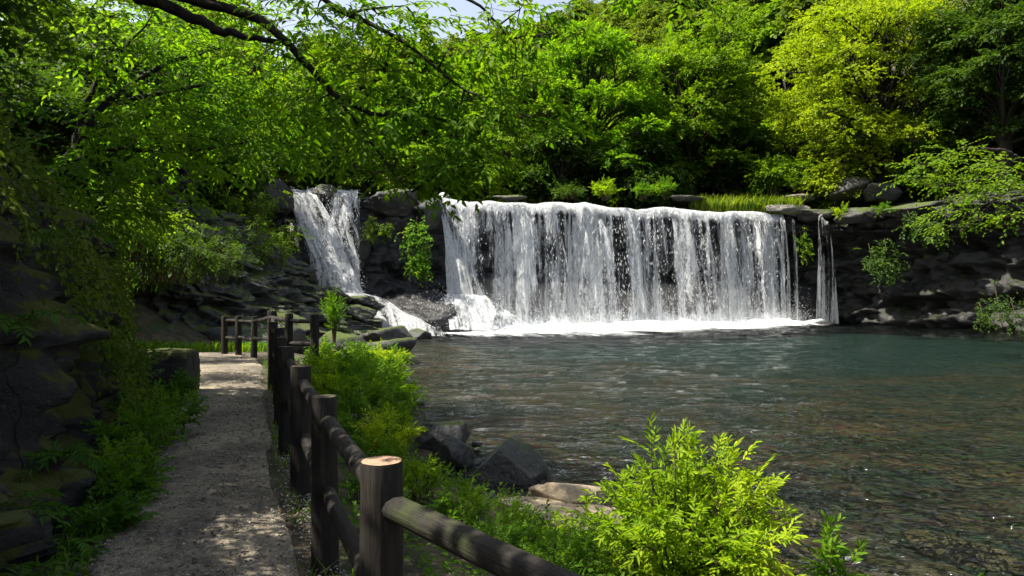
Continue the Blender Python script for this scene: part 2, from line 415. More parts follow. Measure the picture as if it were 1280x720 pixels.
# ------------------------------------------------------------------ cliffs
def cliff(name, plan, prof, mat, seed, amp=.5, cell=1.0, du=.12, dv=.12, hs=None, kind='structure', label=None, strata=.12, frac=.09, zs=1.45, rid=.10):
    """plan: list (x,y[,scale]); prof: list of (back, z) going up; outward is to the right of travel"""
    P = np.array([q[:2] for q in plan], float)
    Cv = curve(np.c_[P, np.zeros(len(P))], 400)[:, :2]
    d = np.r_[0, np.cumsum(np.linalg.norm(np.diff(Cv, axis=0), axis=1))]
    nu = int(d[-1]/du)+2; s = np.linspace(0, d[-1], nu)
    X = np.interp(s, d, Cv[:, 0]); Y = np.interp(s, d, Cv[:, 1])
    k = max(3, int(1.2/du)) | 1
    tx = np.gradient(X); ty = np.gradient(Y)
    pad = lambda a: np.convolve(np.pad(a, k//2, mode='edge'), np.ones(k)/k, 'valid')
    tx, ty = pad(tx), pad(ty); l = np.hypot(tx, ty); nx, ny = ty/l, -tx/l
    pr = np.array(prof, float); dd = np.r_[0, np.cumsum(np.hypot(*np.diff(pr, axis=0).T))]
    nv = int(dd[-1]/dv)+2; v = np.linspace(0, dd[-1], nv)
    back = np.interp(v, dd, pr[:, 0]); z = np.interp(v, dd, pr[:, 1])
    hsc = np.interp(s/d[-1], *ip(hs)) if hs else np.ones(nu)
    x = X[:, None]-nx[:, None]*back[None]*hsc[:, None]; y = Y[:, None]-ny[:, None]*back[None]*hsc[:, None]
    zz = np.where(z[None] > 0, z[None]*hsc[:, None], z[None])
    Q = np.stack([x, y, zz], -1)
    warp = .2*np.stack([fbm(Q*1.3/cell, 2, seed+5), fbm(Q*1.3/cell, 2, seed+6), fbm(Q*1.3/cell, 2, seed+7)], -1)*cell
    Qs = (Q+warp)/cell*np.array([1, 1, zs])
    f1, f2, val, fa = worley(Qs, seed)
    g1, g2, val2, fa2 = worley(Qs*2.6, seed+20)
    disp = (val-.5)*1.2+fa*1.9+(val2-.5)*.3+fa2*.75-.35*np.exp(-((f2-f1)/.07)**2)-.12*np.exp(-((g2-g1)/.08)**2)
    disp = disp*amp+amp*.7*fbm(Q*.45, 3, seed+9)+frac*fbm(Q*4.5, 4, seed+12, .6)-rid*(1-np.abs(fbm(Q*1.7+3, 3, seed+15)))**6-rid*.6*(1-np.abs(fbm(Q*4.1+3, 2, seed+17)))**5
    if strata: disp += strata*np.sign(np.sin(zz*3.1+2*fbm(Q*.3, 2, seed+3)))*np.abs(np.sin(zz*3.1))**.3
    # displacement direction: outward horizontally, a little up
    Q[..., 0] += nx[:, None]*disp; Q[..., 1] += ny[:, None]*disp; Q[..., 2] += .25*amp*(val-.5)
    o = obj(name, mesh_np(name, Q, [grid_faces(nu, nv)[:, ::-1]], True), mat)
    tag(o, label, None, None, kind)
    return o

# left wall along the path
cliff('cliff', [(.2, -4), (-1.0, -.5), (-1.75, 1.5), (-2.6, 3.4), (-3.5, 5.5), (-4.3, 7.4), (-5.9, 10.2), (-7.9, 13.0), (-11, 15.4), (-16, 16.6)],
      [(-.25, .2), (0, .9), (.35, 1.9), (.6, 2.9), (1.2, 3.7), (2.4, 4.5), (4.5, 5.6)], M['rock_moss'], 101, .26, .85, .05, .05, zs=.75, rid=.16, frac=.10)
# rocky bank behind the path end running to the cascade
cliff('cliff', [(-18, 19.2), (-12, 19.6), (-9.2, 20.3), (-7.6, 22), (-6.6, 25), (-6.2, 28.5), (-6.4, 31.0), (-7.6, 33.5), (-9.5, 35.5), (-13, 36.6)],
      [(-.3, -.3), (.1, .6), (1.0, 1.3), (1.6, 2.1), (2.8, 2.8), (4.2, 4.2), (6, 6.5), (8, 8.2)], M['rock'], 202, .42, 1.1, .09, .09, rid=.16,
      hs={0: .95, .3: .85, .5: .7, .65: .62, .8: .6, .9: .62, 1: .7})
# wall under and behind the falls, and the right cliff with its overhang
cliff('cliff', [(-17, 39.2), (-13, 40.3), (-9, 41.0), (-4.6, 43.1), (2, 45.3), (8, 47.3), (14, 49.4), (20.6, 51.6)],
      [(-2, -3), (-.8, 0), (.1, 2.2), (.25, 4.5), (.2, 6.2), (-.05, 7.2), (0, 7.8), (.5, 8.13), (3, 8.17)], M['rock_wet'], 303, .32, 1.3, .16, .14, strata=.2)
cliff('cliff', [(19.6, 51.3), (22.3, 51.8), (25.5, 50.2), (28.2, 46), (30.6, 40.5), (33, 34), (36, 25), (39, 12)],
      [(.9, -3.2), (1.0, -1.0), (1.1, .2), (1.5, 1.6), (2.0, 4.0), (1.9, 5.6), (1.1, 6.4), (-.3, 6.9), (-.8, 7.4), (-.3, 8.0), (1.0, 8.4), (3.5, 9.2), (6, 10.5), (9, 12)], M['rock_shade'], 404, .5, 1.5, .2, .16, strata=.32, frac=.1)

# ------------------------------------------------------------------ boulders
def rock_mesh(seed, size, nplanes=14, sub=4, rough=.05, flat=None):
    rng = np.random.default_rng(seed)
    import bmesh
    bm = bmesh.new(); bmesh.ops.create_icosphere(bm, subdivisions=sub, radius=1)
    V = np.array([v.co[:] for v in bm.verts]); Fc = np.array([[v.index for v in f.verts] for f in bm.faces]); bm.free()
    N = nrm(rng.normal(0, 1, (nplanes, 3))); d = rng.uniform(.62, 1.0, nplanes)
    if flat is not None: N = np.vstack([N, nrm(np.array(flat, float)[:, :3])]); d = np.r_[d, np.array(flat)[:, 3]]
    dot = V@N.T
    r = np.min(np.where(dot > .05, d/np.maximum(dot, .05), 9), axis=1); r = np.minimum(r, 1.25)
    V = V*r[:, None]
    V = V+V*(rough*1.2*fbm(V*2.2, 4, seed)+rough*.7*fbm(V*7, 3, seed+3)-rough*.8*(1-np.abs(fbm(V*2.6, 2, seed+6)))**7)[:, None]
    V = V*np.array(size)
    return mesh_np('rock', V, [Fc], True)

def rock(name, label, c, size, seed, mat='rock_small', rz=0, cat='rock', group=None, nplanes=14, sub=4, rough=.05, flat=None):
    o = obj(name, rock_mesh(seed, size, nplanes, sub, rough, flat), M[mat], None, c); o.rotation_euler = (0, 0, rz)
    return tag(o, label, cat, group)

c = at(203, 462, 10.2)
rock('stone_block', 'squared mossy stone block with a flat top at left edge of gravel path', (c[0]-.05, 10.2, .90), (.62, .55, .47), 5, 'rock_moss', .2, 'stone block',
     flat=[(0, 0, 1, .82), (0, -1, .05, .8), (1, .0, 0, .8), (-1, 0, 0, .8), (0, 1, 0, .8)], nplanes=3, rough=.035, sub=5)
c = at(637, 583, 7.9)
rock('boulder', 'dark angular wedge shaped boulder standing alone in the shallows in front of the pool', (c[0], 7.9, .10), (.44, .42, .40), 12, 'rock_small', 0, sub=6, nplanes=2, flat=[(-.25, -.95, .15, .62), (.55, -.25, .75, .50), (-.75, .1, .66, .62), (.9, -.4, -.1, .85), (-1, -.1, 0, .85), (0, 1, .2, .8)])
c = at(566, 560, 8.7)
rock('boulder', 'grey boulder with pale left face at the water edge below the leafy bank', (c[0]-.02, 8.55, .06), (.24, .33, .30), 31, 'rock_small', .1, sub=5)
c = at(552, 536, 9.4)
rock('boulder', 'flat topped grey boulder behind the pale faced one at the water edge', (c[0]-.05, 9.5, .10), (.36, .34, .38), 47, 'rock_small', .7, sub=5, flat=[(0, 0, 1, .65)])
c = at(450, 525, 9.0)
rock('stone_slab', 'low flat grey slab half hidden in weeds right of the log fence', (c[0], 8.6, .36), (.42, .30, .20), 58, 'rock_pale', .1)
c = at(690, 640, 6.7)
rock('stone_slab', 'sunlit tan sandy slab at the pool edge left of the bright bush', (.42, 6.35, -.02), (.75, .62, .20), 66, 'rock_sand', -.3, sub=5, rough=.07, flat=[(.1, -.1, 1, .5)])
rock('stone_slab', 'pale pointed stone rising at the back edge of the tan slab', (.55, 6.85, .10), (.42, .18, .14), 69, 'rock_sand', -.15)
c = at(511, 500, 13.6)
rock('boulder', 'pale stone lying in dark water beyond the bank weeds', (c[0]+.05, 13.3, .02), (.32, .3, .12), 71, 'rock_pale')
c = at(500, 478, 15.5)
rock('boulder', 'rounded grey stone at the pool edge behind the bank weeds', (c[0]-.1, 15.8, .12), (.45, .4, .28), 73, 'rock_small')
for i, (px, py, d, r) in enumerate([(594, 583, 8.5, .085), (595, 556, 9.6, .075), (597, 562, 9.3, .05)]):
    c = at(px, py, d)
    rock('stone', ['small dark stone in the water just left of the wedge boulder', 'small grey stone in the water right of the flat topped boulder', 'tiny pebble in the water right of the flat topped boulder'][i], (c[0], d, .02), (r, r*.9, r*.7), 80+i, 'rock_small', i, sub=3)
# underwater stones by the right foreground
for i, (x, y, r) in enumerate([(2.6, 6.2, .55), (3.3, 5.7, .6), (3.0, 7.2, .45), (2.1, 5.6, .4), (4.2, 6.4, .5)]):
    rock('sunken_rock', ['tan flat rock under shallow water right of the bright bush', 'largest tan rock under clear water by bottom edge', 'brown rock under water farthest from the shore', 'pale rock under water at the foot of the bright bush', 'brown rock under water at lower right'][i],
         (x, y, -.30), (r, r*.6, .14), 90+i, 'rock_sunk', i*.7)
# rocks round the cascades
c = at(404, 246, 40.5)
rock('boulder', 'dark round boulder parting the water at the top of left cascade', (c[0], 40.2, 8.15), (.75, .8, .55), 111, 'rock')
rock('boulder', 'huge dark overhanging rock between left cascade and main fall', (-7.4, 41.6, 7.65), (1.75, 1.5, .95), 116, 'rock', .2, sub=5, rough=.1)
rock('boulder', 'dark wet rock at the left end of the main fall lip', (-5.1, 42.4, 7.25), (1.15, 1.2, 1.0), 118, 'rock_wet', .9, sub=5)
rock('boulder', 'broad black wet rock mass sloping down beneath the hanging plants', (-6.3, 39.9, 1.0), (2.7, 2.2, 1.6), 121, 'rock_wet', -.32, sub=5, rough=.09, flat=[(.35, -.5, .75, .62)])
rock('boulder', 'black wet rock under the splash of the main fall', (-4.2, 39.8, .55), (2.2, 1.5, .75), 123, 'rock_wet', -.2, sub=5, rough=.1)
c = at(524, 417, 35)
rock('boulder', 'low dark stone at the foot of the left cascade run-off', (c[0], 34.2, .12), (.85, .7, .4), 131, 'rock_small', .3)
for i, (px, py, d, sx, sz, lab) in enumerate([
        (443, 378, 33, 1.25, .5, 'flat grey rock topping the stack beside the left cascade'),
        (438, 393, 31.5, 1.3, .75, 'blocky mossy rock in the middle of the stack beside the left cascade'),
        (425, 412, 30, 1.5, .75, 'broad grey rock at the bottom of the stack beside the left cascade'),
        (466, 408, 31.5, .75, .55, 'small dark rock at the water end of the stack beside the left cascade'),
        (395, 372, 31, 1.5, .9, 'long sloping grey rock leading up to the left cascade'),
        (345, 246, 38, 1.0, 1.5, 'tall dark rock standing left of the left cascade top'),
        (365, 352, 32, 1.7, .8, 'layered grey rock under the dark shrubs left of the cascade'),
        (452, 420, 28.5, .8, .4, 'low rock at the pool edge below the stack')]):
    c = at(px, py, d)
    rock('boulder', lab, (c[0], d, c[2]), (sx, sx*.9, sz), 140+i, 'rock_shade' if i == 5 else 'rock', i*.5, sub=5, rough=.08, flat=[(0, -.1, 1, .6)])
# jumble on the bank
rng = np.random.default_rng(41)
for i in range(46):
    d = rng.uniform(18.8, 33); xs0 = float(np.interp(d, *XS)); dx = rng.uniform(.1, 1)**1.2*6.0; x = xs0-dx
    if d < 20.5 and x < -6.3: d = 20.6+rng.uniform(0, 2)
    r = rng.uniform(.35, 1.0)*(1.15 if i % 3 else .7); z = float(H(np.array([x]), np.array([d]))[0])
    rock('boulder', 'angular dark grey boulder in the jumble of rocks on the bank behind the fence', (x, d, z+r*.25), (r, r*rng.uniform(.6, .9), r*rng.uniform(.45, .75)), 1000+i, 'rock', rng.uniform(0, 6.28), 'rock', 'boulders jumbled on the rocky bank', nplanes=10, sub=4, rough=.06, flat=[(.1, -.2, 1, .55)])
# ledge rocks
led = [(640, 247, 46.5, 1.2, .22, 'thin flat stone on the lip at left part of main fall'), (985, 262, 51, 1.6, .5, 'brown flat ledge stone at the right end of main fall'),
       (1020, 268, 51, 2.0, .5, 'broad grey ledge stone right of the main fall'), (1075, 268, 48.5, 2.2, .6, 'long grey ledge stone above the right dark cliff'),
       (1140, 262, 46, 2.3, .5, 'thick ledge slab under the dark right tree'), (1000, 248, 53, 1.5, .45, 'pale small ledge rock beside the long grass'),
       (1060, 232, 51, 1.5, .9, 'dark rock face at the foot of the yellow green tree'), (1100, 238, 49.5, 1.3, .8, 'dark rounded rock right of foot of the yellow green tree'), (860, 248, 50.5, 1.4, .22, 'low flat stone on the lip at middle of main fall')]
for i, (px, py, d, sx, sz, lab) in enumerate(led):
    c = at(px, py, d); rock('ledge_rock', lab, (c[0], d, c[2]), (sx, sx*.7, sz), 160+i, 'rock_pale' if i in (1, 5) else 'rock', i*.4, sub=4, rough=.09, flat=[(0, 0, 1, .6)])
c = at(622, 402, 50); c = at(1018, 402, 50)
rock('stone', 'small stone breaking the water under the thin right trickle', (c[0], 48.6, .1), (.9, .5, .35), 177, 'rock_wet')

# ------------------------------------------------------------------ falls
def fall_mat(name, th=.48, fx=2.2, fy=.16, lx=4.5, ly=1.1, soft=.16, top=.35, topd=.9, botd=7.0, bot=.15, fine=.35, amax=1.0):
    m, nt, out = newmat(name); b = NB(nt)
    uv = b.n('ShaderNodeUVMap').outputs[0]
    sp = b.n('ShaderNodeSeparateXYZ'); b.lk(uv, sp.inputs[0]); dr = sp.outputs[1]
    n1 = b.noise(b.scalev(uv, fx, fy, 1), 1, 3, .6, .5)
    n2 = b.noise(b.scalev(uv, lx, ly, 1), 1, 5, .7, 1.6)
    n3 = b.noise(b.scalev(uv, lx*3.4, ly*3.0, 1), 1, 4, .7, 1.0)
    big = b.noise(b.scalev(uv, .65, .06, 1), 1, 3, .5)
    v = b.math('ADD', b.math('MULTIPLY', n1, .60), b.math('ADD', b.math('MULTIPLY', n2, .30), b.math('MULTIPLY', n3, fine*.5)))
    v = b.math('ADD', v, b.math('MULTIPLY', b.math('SUBTRACT', big, .5), .80))
    v = b.math('ADD', v, b.map(dr, topd, 0, 0, top)); v = b.math('ADD', v, b.map(dr, botd, 8.3, 0, bot))
    al = b.map(v, th, b.math('ADD', th, soft), 0, amax)
    al = b.math('MULTIPLY', al, b.map(n3, .28, .52, .35, 1))
    df = b.n('ShaderNodeBsdfDiffuse'); df.inputs[0].default_value = (.80, .83, .86, 1)
    hb = b.bump(b.math('ADD', n2, b.math('MULTIPLY', n3, .6)), .9, .25); b.lk(hb, df.inputs['Normal'])
    tl = b.n('ShaderNodeBsdfTranslucent'); tl.inputs[0].default_value = (.85, .88, .9, 1); b.lk(hb, tl.inputs['Normal'])
    m1 = b.n('ShaderNodeMixShader'); m1.inputs[0].default_value = .45; b.lk(df.outputs[0], m1.inputs[1]); b.lk(tl.outputs[0], m1.inputs[2])
    gs = b.n('ShaderNodeBsdfGlossy'); gs.inputs['Roughness'].default_value = .25; b.lk(hb, gs.inputs['Normal'])
    m2 = b.n('ShaderNodeMixShader'); m2.inputs[0].default_value = .12; b.lk(m1.outputs[0], m2.inputs[1]); b.lk(gs.outputs[0], m2.inputs[2])
    tp = b.n('ShaderNodeBsdfTransparent'); mx = b.n('ShaderNodeMixShader')
    b.lk(al, mx.inputs[0]); b.lk(tp.outputs[0], mx.inputs[1]); b.lk(m2.outputs[0], mx.inputs[2]); b.lk(mx.outputs[0], out.inputs[0])
    return m
M['fall_back'] = fall_mat('fall_back', .49, 2.3, .12, 4.2, .7)
M['fall_mid'] = fall_mat('fall_mid', .515, 1.5, .14, 2.9, 1.0)
M['fall_front'] = fall_mat('fall_front', .575, 1.1, .15, 2.6, 1.1, top=.22)
M['fall_dense'] = fall_mat('fall_dense', .43, 3.0, .25, 5, 1.0, top=.2)
M['fall_thin'] = fall_mat('fall_thin', .40, 5, .2, 7, 1.2, amax=.75, top=.05, bot=0)
m, nt, out = newmat('white_water'); b = NB(nt)
df = b.n('ShaderNodeBsdfDiffuse'); df.inputs[0].default_value = (.9, .92, .94, 1)
tl = b.n('ShaderNodeBsdfTranslucent'); tl.inputs[0].default_value = (.88, .9, .92, 1)
m1 = b.n('ShaderNodeMixShader'); m1.inputs[0].default_value = .4; b.lk(df.outputs[0], m1.inputs[1]); b.lk(tl.outputs[0], m1.inputs[2])
b.lk(m1.outputs[0], out.inputs[0]); M['white_water'] = m

LA = np.array([-4.6, 42.75]); LB = np.array([20.4, 51.2]); LL = np.linalg.norm(LB-LA); la = (LB-LA)/LL; lo = np.array([la[1], -la[0]])
LZ = 8.22
def curtain_pt(s, dr, c, seed):
    """s metres along lip, dr metres of drop (negative: still on the lip)"""
    P = np.stack([s*.55, dr*.10, np.zeros_like(s)], -1)
    wob = .30*fbm(P*np.array([2.2, 1, 1]), 4, seed)
    cc = c*(1+.65*fbm(np.stack([s*.5, s*0, s*0], -1), 3, seed+4))
    outd = np.where(dr > 0, cc*np.sqrt(np.maximum(dr, 0)+.03), cc*.17+dr*2.2)+wob*np.clip(dr*.4, 0.05, 1)
    x = LA[0]+la[0]*s+lo[0]*outd; y = LA[1]+la[1]*s+lo[1]*outd
    rag = .26*fbm(np.stack([s*.5, s*0+3, s*0], -1), 3, 55)
    z = LZ+rag-np.maximum(dr, 0)+np.where(dr < 0, .02, 0)
    return np.stack([x, y, z], -1)
def curtain(name, s0, s1, c, seed, mat, parent, d0=-.7, d1=8.3, ds=.09, dd=.14):
    s = np.arange(s0, s1, ds); dr = np.arange(d0, d1, dd)
    Sg, Dg = np.meshgrid(s, dr, indexing='ij')
    V = curtain_pt(Sg, Dg, c, seed)
    return obj(name, mesh_np(name, V, [grid_faces(len(s), len(dr))], True, uv=np.stack([Sg+seed*3.7, np.maximum(Dg, 0)], -1).reshape(-1, 2)), mat, parent)

fall = thing('waterfall', 'wide white main waterfall curtain pouring over the long straight ledge into pool', 'waterfall')
curtain('back_curtain', .3, LL, .24, 1, M['fall_back'], fall)
curtain('middle_curtain', .2, LL-.1, .36, 2, M['fall_mid'], fall)
curtain('front_curtain', .4, LL-.2, .50, 3, M['fall_front'], fall)

def stream(name, ctr, w0, w1, mat, parent, seed, bulge=.35, n=60, k=18, rnd=.12, uvlen=None):
    """fan of water along a 3D centre line with widths; bulging towards the camera"""
    C = curve(ctr, n); L = np.r_[0, np.cumsum(np.linalg.norm(np.diff(C, axis=0), axis=1))]
    t = L/L[-1]; w = w0+(w1-w0)*t**.8 if np.isscalar(w0) else np.interp(t, np.linspace(0, 1, len(w0)), w0)
    q = np.linspace(-1, 1, k)
    T = nrm(np.gradient(C, axis=0)); A = nrm(np.cross(T, np.array([.33, -.94, .3]))); A *= np.sign(A[:, :1]+1e-9); O = nrm(np.cross(A, T)); O *= -np.sign(O[:, 1:2]+1e-9)
    V = C[:, None]+A[:, None]*(q[None, :, None]*w[:, None, None]*.5)+O[:, None]*((bulge*w[:, None]*.5*np.sqrt(1.02-q**2))[..., None])
    V = V+O[:, None]*(rnd*fbm(np.stack([np.repeat(q[None]*w[:, None]*2, 1, 0), np.repeat(L[:, None]*.5, k, 1), np.zeros((n, k))], -1), 4, seed))[..., None]
    uv = np.stack([q[None]*w[:, None]*.5+seed*5.3, np.repeat(L[:, None], k, 1)], -1).reshape(-1, 2)
    return obj(name, mesh_np(name, V, [grid_faces(n, k)], True, uv=uv), mat, parent)

def lip(px):   # s along lip for a pixel column
    a = (px-640)/F; # x = a*y : LA+la*s
    return (a*LA[1]-LA[0])/(la[0]-a*la[1])
def lp(s, dr, o): return np.array([LA[0]+la[0]*s+lo[0]*o, LA[1]+la[1]*s+lo[1]*o, LZ-dr])
M['fall_veil'] = fall_mat('fall_veil', .50, 1.4, .13, 2.8, .9, top=-.10, topd=1.0)
for px, d0, o0, ws, sd in [(738, 1.1, .55, [1.2, 1.9, 2.5, 3.1, 3.6, 4.0], 1), (775, .5, .35, [1.0, 1.4, 1.8, 2.2, 2.6], 2), (905, 1.15, .5, [1.0, 1.5, 1.9, 2.4, 2.8], 3), (945, .4, .4, [1.0, 1.5, 1.9, 2.2, 2.5], 4),
                           (650, .7, .35, [.7, 1.0, 1.3, 1.7, 2.0], 5), (845, .6, .4, [1.1, 1.6, 2.0, 2.4, 2.8], 7), (690, 1.9, .5, [.7, 1.1, 1.4, 1.9], 6)]:
    s = lip(px)
    stream('stream', [lp(s-.02, d0-.12, o0-.25), lp(s, d0+.05, o0), lp(s+.03, d0+.5, o0+.2), lp(s+.1, d0+2, o0+.5), lp(s+.15, 8.3, o0+.95)], ws, 0, M['fall_veil'], fall, sd, .2, n=80, k=34, rnd=.22)
# left skirt of the main fall running down the rock
stream('stream', [lp(.1, -.02, -.6), lp(.3, .1, .1), lp(.65, 1.5, .7), lp(1.0, 4, 1.3), lp(1.5, 7.6, 2.1)], [.9, 1.1, 1.6, 2.2, 2.9], 0, M['fall_dense'], fall, 21, .4, rnd=.25)

# left cascade
casc = thing('waterfall', 'narrow left cascade tumbling diagonally down steps beside the dark overhanging rock', 'waterfall')
def wsheet(name, rows, mat, parent, seed, n=70, k=40, amp=.22):
    """rows: list of (left point, right point) from top to bottom"""
    Lc = curve([r[0] for r in rows], n); Rc = curve([r[1] for r in rows], n)
    q = np.linspace(0, 1, k); V = Lc[:, None]*(1-q)[None, :, None]+Rc[:, None]*q[None, :, None]
    mid = (Lc+Rc)/2; L = np.r_[0, np.cumsum(np.linalg.norm(np.diff(mid, axis=0), axis=1))]; w = np.linalg.norm(Rc-Lc, axis=1)
    U = q[None]*w[:, None]; Lg = np.repeat(L[:, None], k, 1)
    dsp = amp*fbm(np.stack([U*1.2, Lg*.6, 0*U], -1), 4, seed)+amp*.5*np.abs(np.sin(Lg*1.1+2*fbm(np.stack([U*.6, U*0, U*0], -1), 2, seed+1)))
    V = V+np.array([.15, -.8, .5])*dsp[..., None]
    return obj(name, mesh_np(name, V, [grid_faces(n, k)], True, uv=np.stack([U+seed*4.1, Lg], -1).reshape(-1, 2)), mat, parent)
M['casc'] = fall_mat('casc', .42, 2.4, .3, 3.2, 1.2, top=.1, bot=0)
M['casc_run'] = fall_mat('casc_run', .37, 2.2, .5, 3.4, 1.6, top=.1, bot=0)
M['casc_lace'] = fall_mat('casc_lace', .47, 3.5, .3, 6, 1.6, top=.1, bot=0)
wsheet('curtain', [(at(360, 237, 41), at(452, 240, 41.5)), (at(362, 245, 39.9), at(450, 247, 40.2)), (at(370, 275, 39.2), at(449, 285, 39.7)), (at(382, 320, 38.5), at(449, 330, 39.2)), (at(388, 372, 37.6), at(452, 378, 38.5))], M['casc_lace'], casc, 31)
wsheet('stream', [(at(359, 236, 40.9), at(392, 237, 41)), (at(361, 246, 39.6), at(396, 246, 39.7)), (at(376, 285, 38.7), at(420, 285, 38.8)), (at(392, 325, 37.8), at(436, 325, 37.9)), (at(404, 368, 36.8), at(456, 372, 37.2))], M['casc'], casc, 32)
wsheet('stream', [(at(418, 238, 40.9), at(447, 238, 41)), (at(416, 250, 39.7), at(446, 250, 39.8)), (at(412, 300, 38.8), at(434, 300, 38.8)), (at(418, 340, 38), at(444, 345, 38))], M['casc'], casc, 33)
wsheet('runoff', [(at(408, 360, 36.6), at(456, 368, 36.9)), (at(440, 378, 35.4), at(478, 374, 36.5)), (at(458, 402, 33.8), at(515, 395, 35.6)), (at(466, 427, 31.6), at(566, 419, 35.6))], M['casc_run'], casc, 34, amp=.18)
# rock under the run-off
rock('boulder', 'wet sloping rock carrying the left cascade run-off down to pool', (-8.0, 37.3, -.1), (2.4, 2.0, 1.0), 191, 'rock_wet', -.5, sub=5, rough=.08, flat=[(.5, -.4, .75, .55)])
rock('boulder', 'dark stepped rock face behind the left cascade water', (-11.0, 41.2, 4.2), (2.6, 1.9, 3.6), 193, 'rock_wet', .1, sub=5, rough=.12)

wsheet('splash', [(at(552, 368, 40.2), at(606, 372, 41.6)), (at(556, 378, 39.3), at(625, 384, 41)), (at(560, 396, 38.2), at(650, 398, 40.2)), (at(562, 414, 37.4), at(668, 412, 39.6))], M['casc'], fall, 41, amp=.5)
# thin trickles right of the main fall
for px, lab, w in [(979, 'thin trickle falling just right of the main waterfall', .7), (992, 'thinnest wisp of water between the two right trickles', .35), (1030, 'pair of thin water threads falling from the right ledge', 1.6)]:
    t = thing('trickle', lab, 'waterfall', (0, 0, 0))
    d = 50.1 if px < 1000 else 49.2
    stream('thread', [at(px, 274, d+.1), at(px, 280, d-.1), at(px+3, 330, d-.4), at(px+4, 404, d-.8)], w*.5, w*1.3, M['fall_thin'], t, int(px), .03, rnd=.06)

# ---- clumps, droplets, foam
def blobs(P, Sx, Sz, rng, tilt=.25):
    """irregular stretched octahedra"""
    n = len(P); base = np.array([[1, 0, 0], [-1, 0, 0], [0, 1, 0], [0, -1, 0], [0, 0, 1], [0, 0, -1]], float)
    Fc = np.array([[0, 2, 4], [2, 1, 4], [1, 3, 4], [3, 0, 4], [2, 0, 5], [1, 2, 5], [3, 1, 5], [0, 3, 5]])
    V = base[None]*np.stack([Sx, Sx, Sz], -1)[:, None]*rng.uniform(.6, 1.4, (n, 6, 1))
    V[:, :, 0] += V[:, :, 2]*rng.normal(0, tilt, (n, 1)); V = V+P[:, None]
    return V.reshape(-1, 3), (np.arange(n)[:, None, None]*6+Fc[None]).reshape(-1, 3)
rng = np.random.default_rng(7)
g = Geo()
n = 4500
s = rng.uniform(.2, LL-.1, n); keep = (fbm(np.stack([s*1.5, s*0, s*0], -1), 3, 77)+rng.normal(0, .25, n)) > -.05
s = s[keep]; n = len(s); dr = 8.2*rng.uniform(0, 1, n)**.8
P = curtain_pt(s, dr, .42, 2)+rng.normal(0, .12, (n, 3))*np.array([1, 1, .3])
g.add(*blobs(P, rng.uniform(.007, .018, n), rng.uniform(.03, .16, n), rng, .08))
n = 22000   # mist of drops at the foot
s = rng.uniform(-.5, LL+.5, n); P = curtain_pt(s, np.full(n, 8.1), .5, 3); P[:, 2] = rng.exponential(.55, n); P[:, :2] += lo*rng.normal(.6, .9, n)[:, None]
g.add(*blobs(P, rng.uniform(.006, .018, n), rng.uniform(.008, .025, n), rng))
n = 11000   # splash at the left
th_ = rng.normal(0, 1, (n, 3)); P = np.array([-3.4, 40.2, .8])+th_*np.array([1.5, .9, .65]); P = P[P[:, 2] > 0]; n = len(P)
g.add(*blobs(P, rng.uniform(.008, .024, n), rng.uniform(.010, .035, n), rng))
o = obj('spray', g.mesh('spray'), M['white_water'], fall); o['kind'] = 'stuff'
g = Geo(); n = 2800
v = rng.uniform(0, 1, n); q = rng.uniform(0, 1, n)
l0 = np.array([at(360, 240, 40), at(376, 285, 38.6), at(392, 325, 37.7), at(404, 368, 36.7), at(470, 415, 33.7)]); r0 = np.array([at(448, 240, 40), at(448, 285, 39), at(448, 330, 38.5), at(458, 372, 37.4), at(560, 416, 36.4)])
f = np.stack([np.interp(v, np.linspace(0, 1, 5), l0[:, i]) for i in range(3)], -1); r = np.stack([np.interp(v, np.linspace(0, 1, 5), r0[:, i]) for i in range(3)], -1)
P = f*(1-q)[:, None]+r*q[:, None]+np.array([0, -.35, .15])+rng.normal(0, .15, (n, 3))
g.add(*blobs(P, rng.uniform(.005, .013, n), rng.uniform(.015, .06, n), rng))
o = obj('spray', g.mesh('spray'), M['white_water'], casc); o['kind'] = 'stuff'

# foam sheet on the pool
m, nt, out = newmat('foam'); b = NB(nt)
uv = b.n('ShaderNodeUVMap').outputs[0]; sp = b.n('ShaderNodeSeparateXYZ'); b.lk(uv, sp.inputs[0])
n1 = b.noise(b.scalev(uv, .3, 2.2, 1), 1, 6, .65, .8); n2 = b.noise(b.scalev(uv, 3, 4.5, 1), 1, 5, .7, 1.2)
v = b.math('ADD', b.math('MULTIPLY', n1, .6), b.math('MULTIPLY', n2, .4))
al = b.map(b.math('ADD', v, b.map(sp.outputs[1], 0, 1, .40, -.26, False)), .42, .70)
df = b.n('ShaderNodeBsdfDiffuse'); df.inputs[0].default_value = (.74, .77, .79, 1); b.lk(b.bump(n2, .9, .25), df.inputs['Normal'])
tp = b.n('ShaderNodeBsdfTransparent'); mx = b.n('ShaderNodeMixShader'); b.lk(al, mx.inputs[0]); b.lk(tp.outputs[0], mx.inputs[1]); b.lk(df.outputs[0], mx.inputs[2]); b.lk(mx.outputs[0], out.inputs[0])
M['foam'] = m
s = np.arange(-1.5, LL+2.5, .12); wv_ = np.linspace(0, 1, 46)
Sg, Wg = np.meshgrid(s, wv_, indexing='ij')
wid = np.interp(s, [-1.5, 0, 4, 9, 14, 20, LL, LL+2.5], [6.5, 13, 15, 14, 12, 9, 5.5, 2.5])[:, None]
od = .2+Wg*wid
x = LA[0]+la[0]*Sg+lo[0]*od; y = LA[1]+la[1]*Sg+lo[1]*od
hump = np.exp(-((od-1.9)/1.1)**2)
z = .05+.06*(1-Wg)+hump*(.26+.40*fbm(np.stack([Sg*.9, od, 0*od], -1), 4, 91))+.05*fbm(np.stack([Sg*2, od*2, 0*od], -1), 3, 92)*(1-Wg)
z = np.maximum(z, .055)
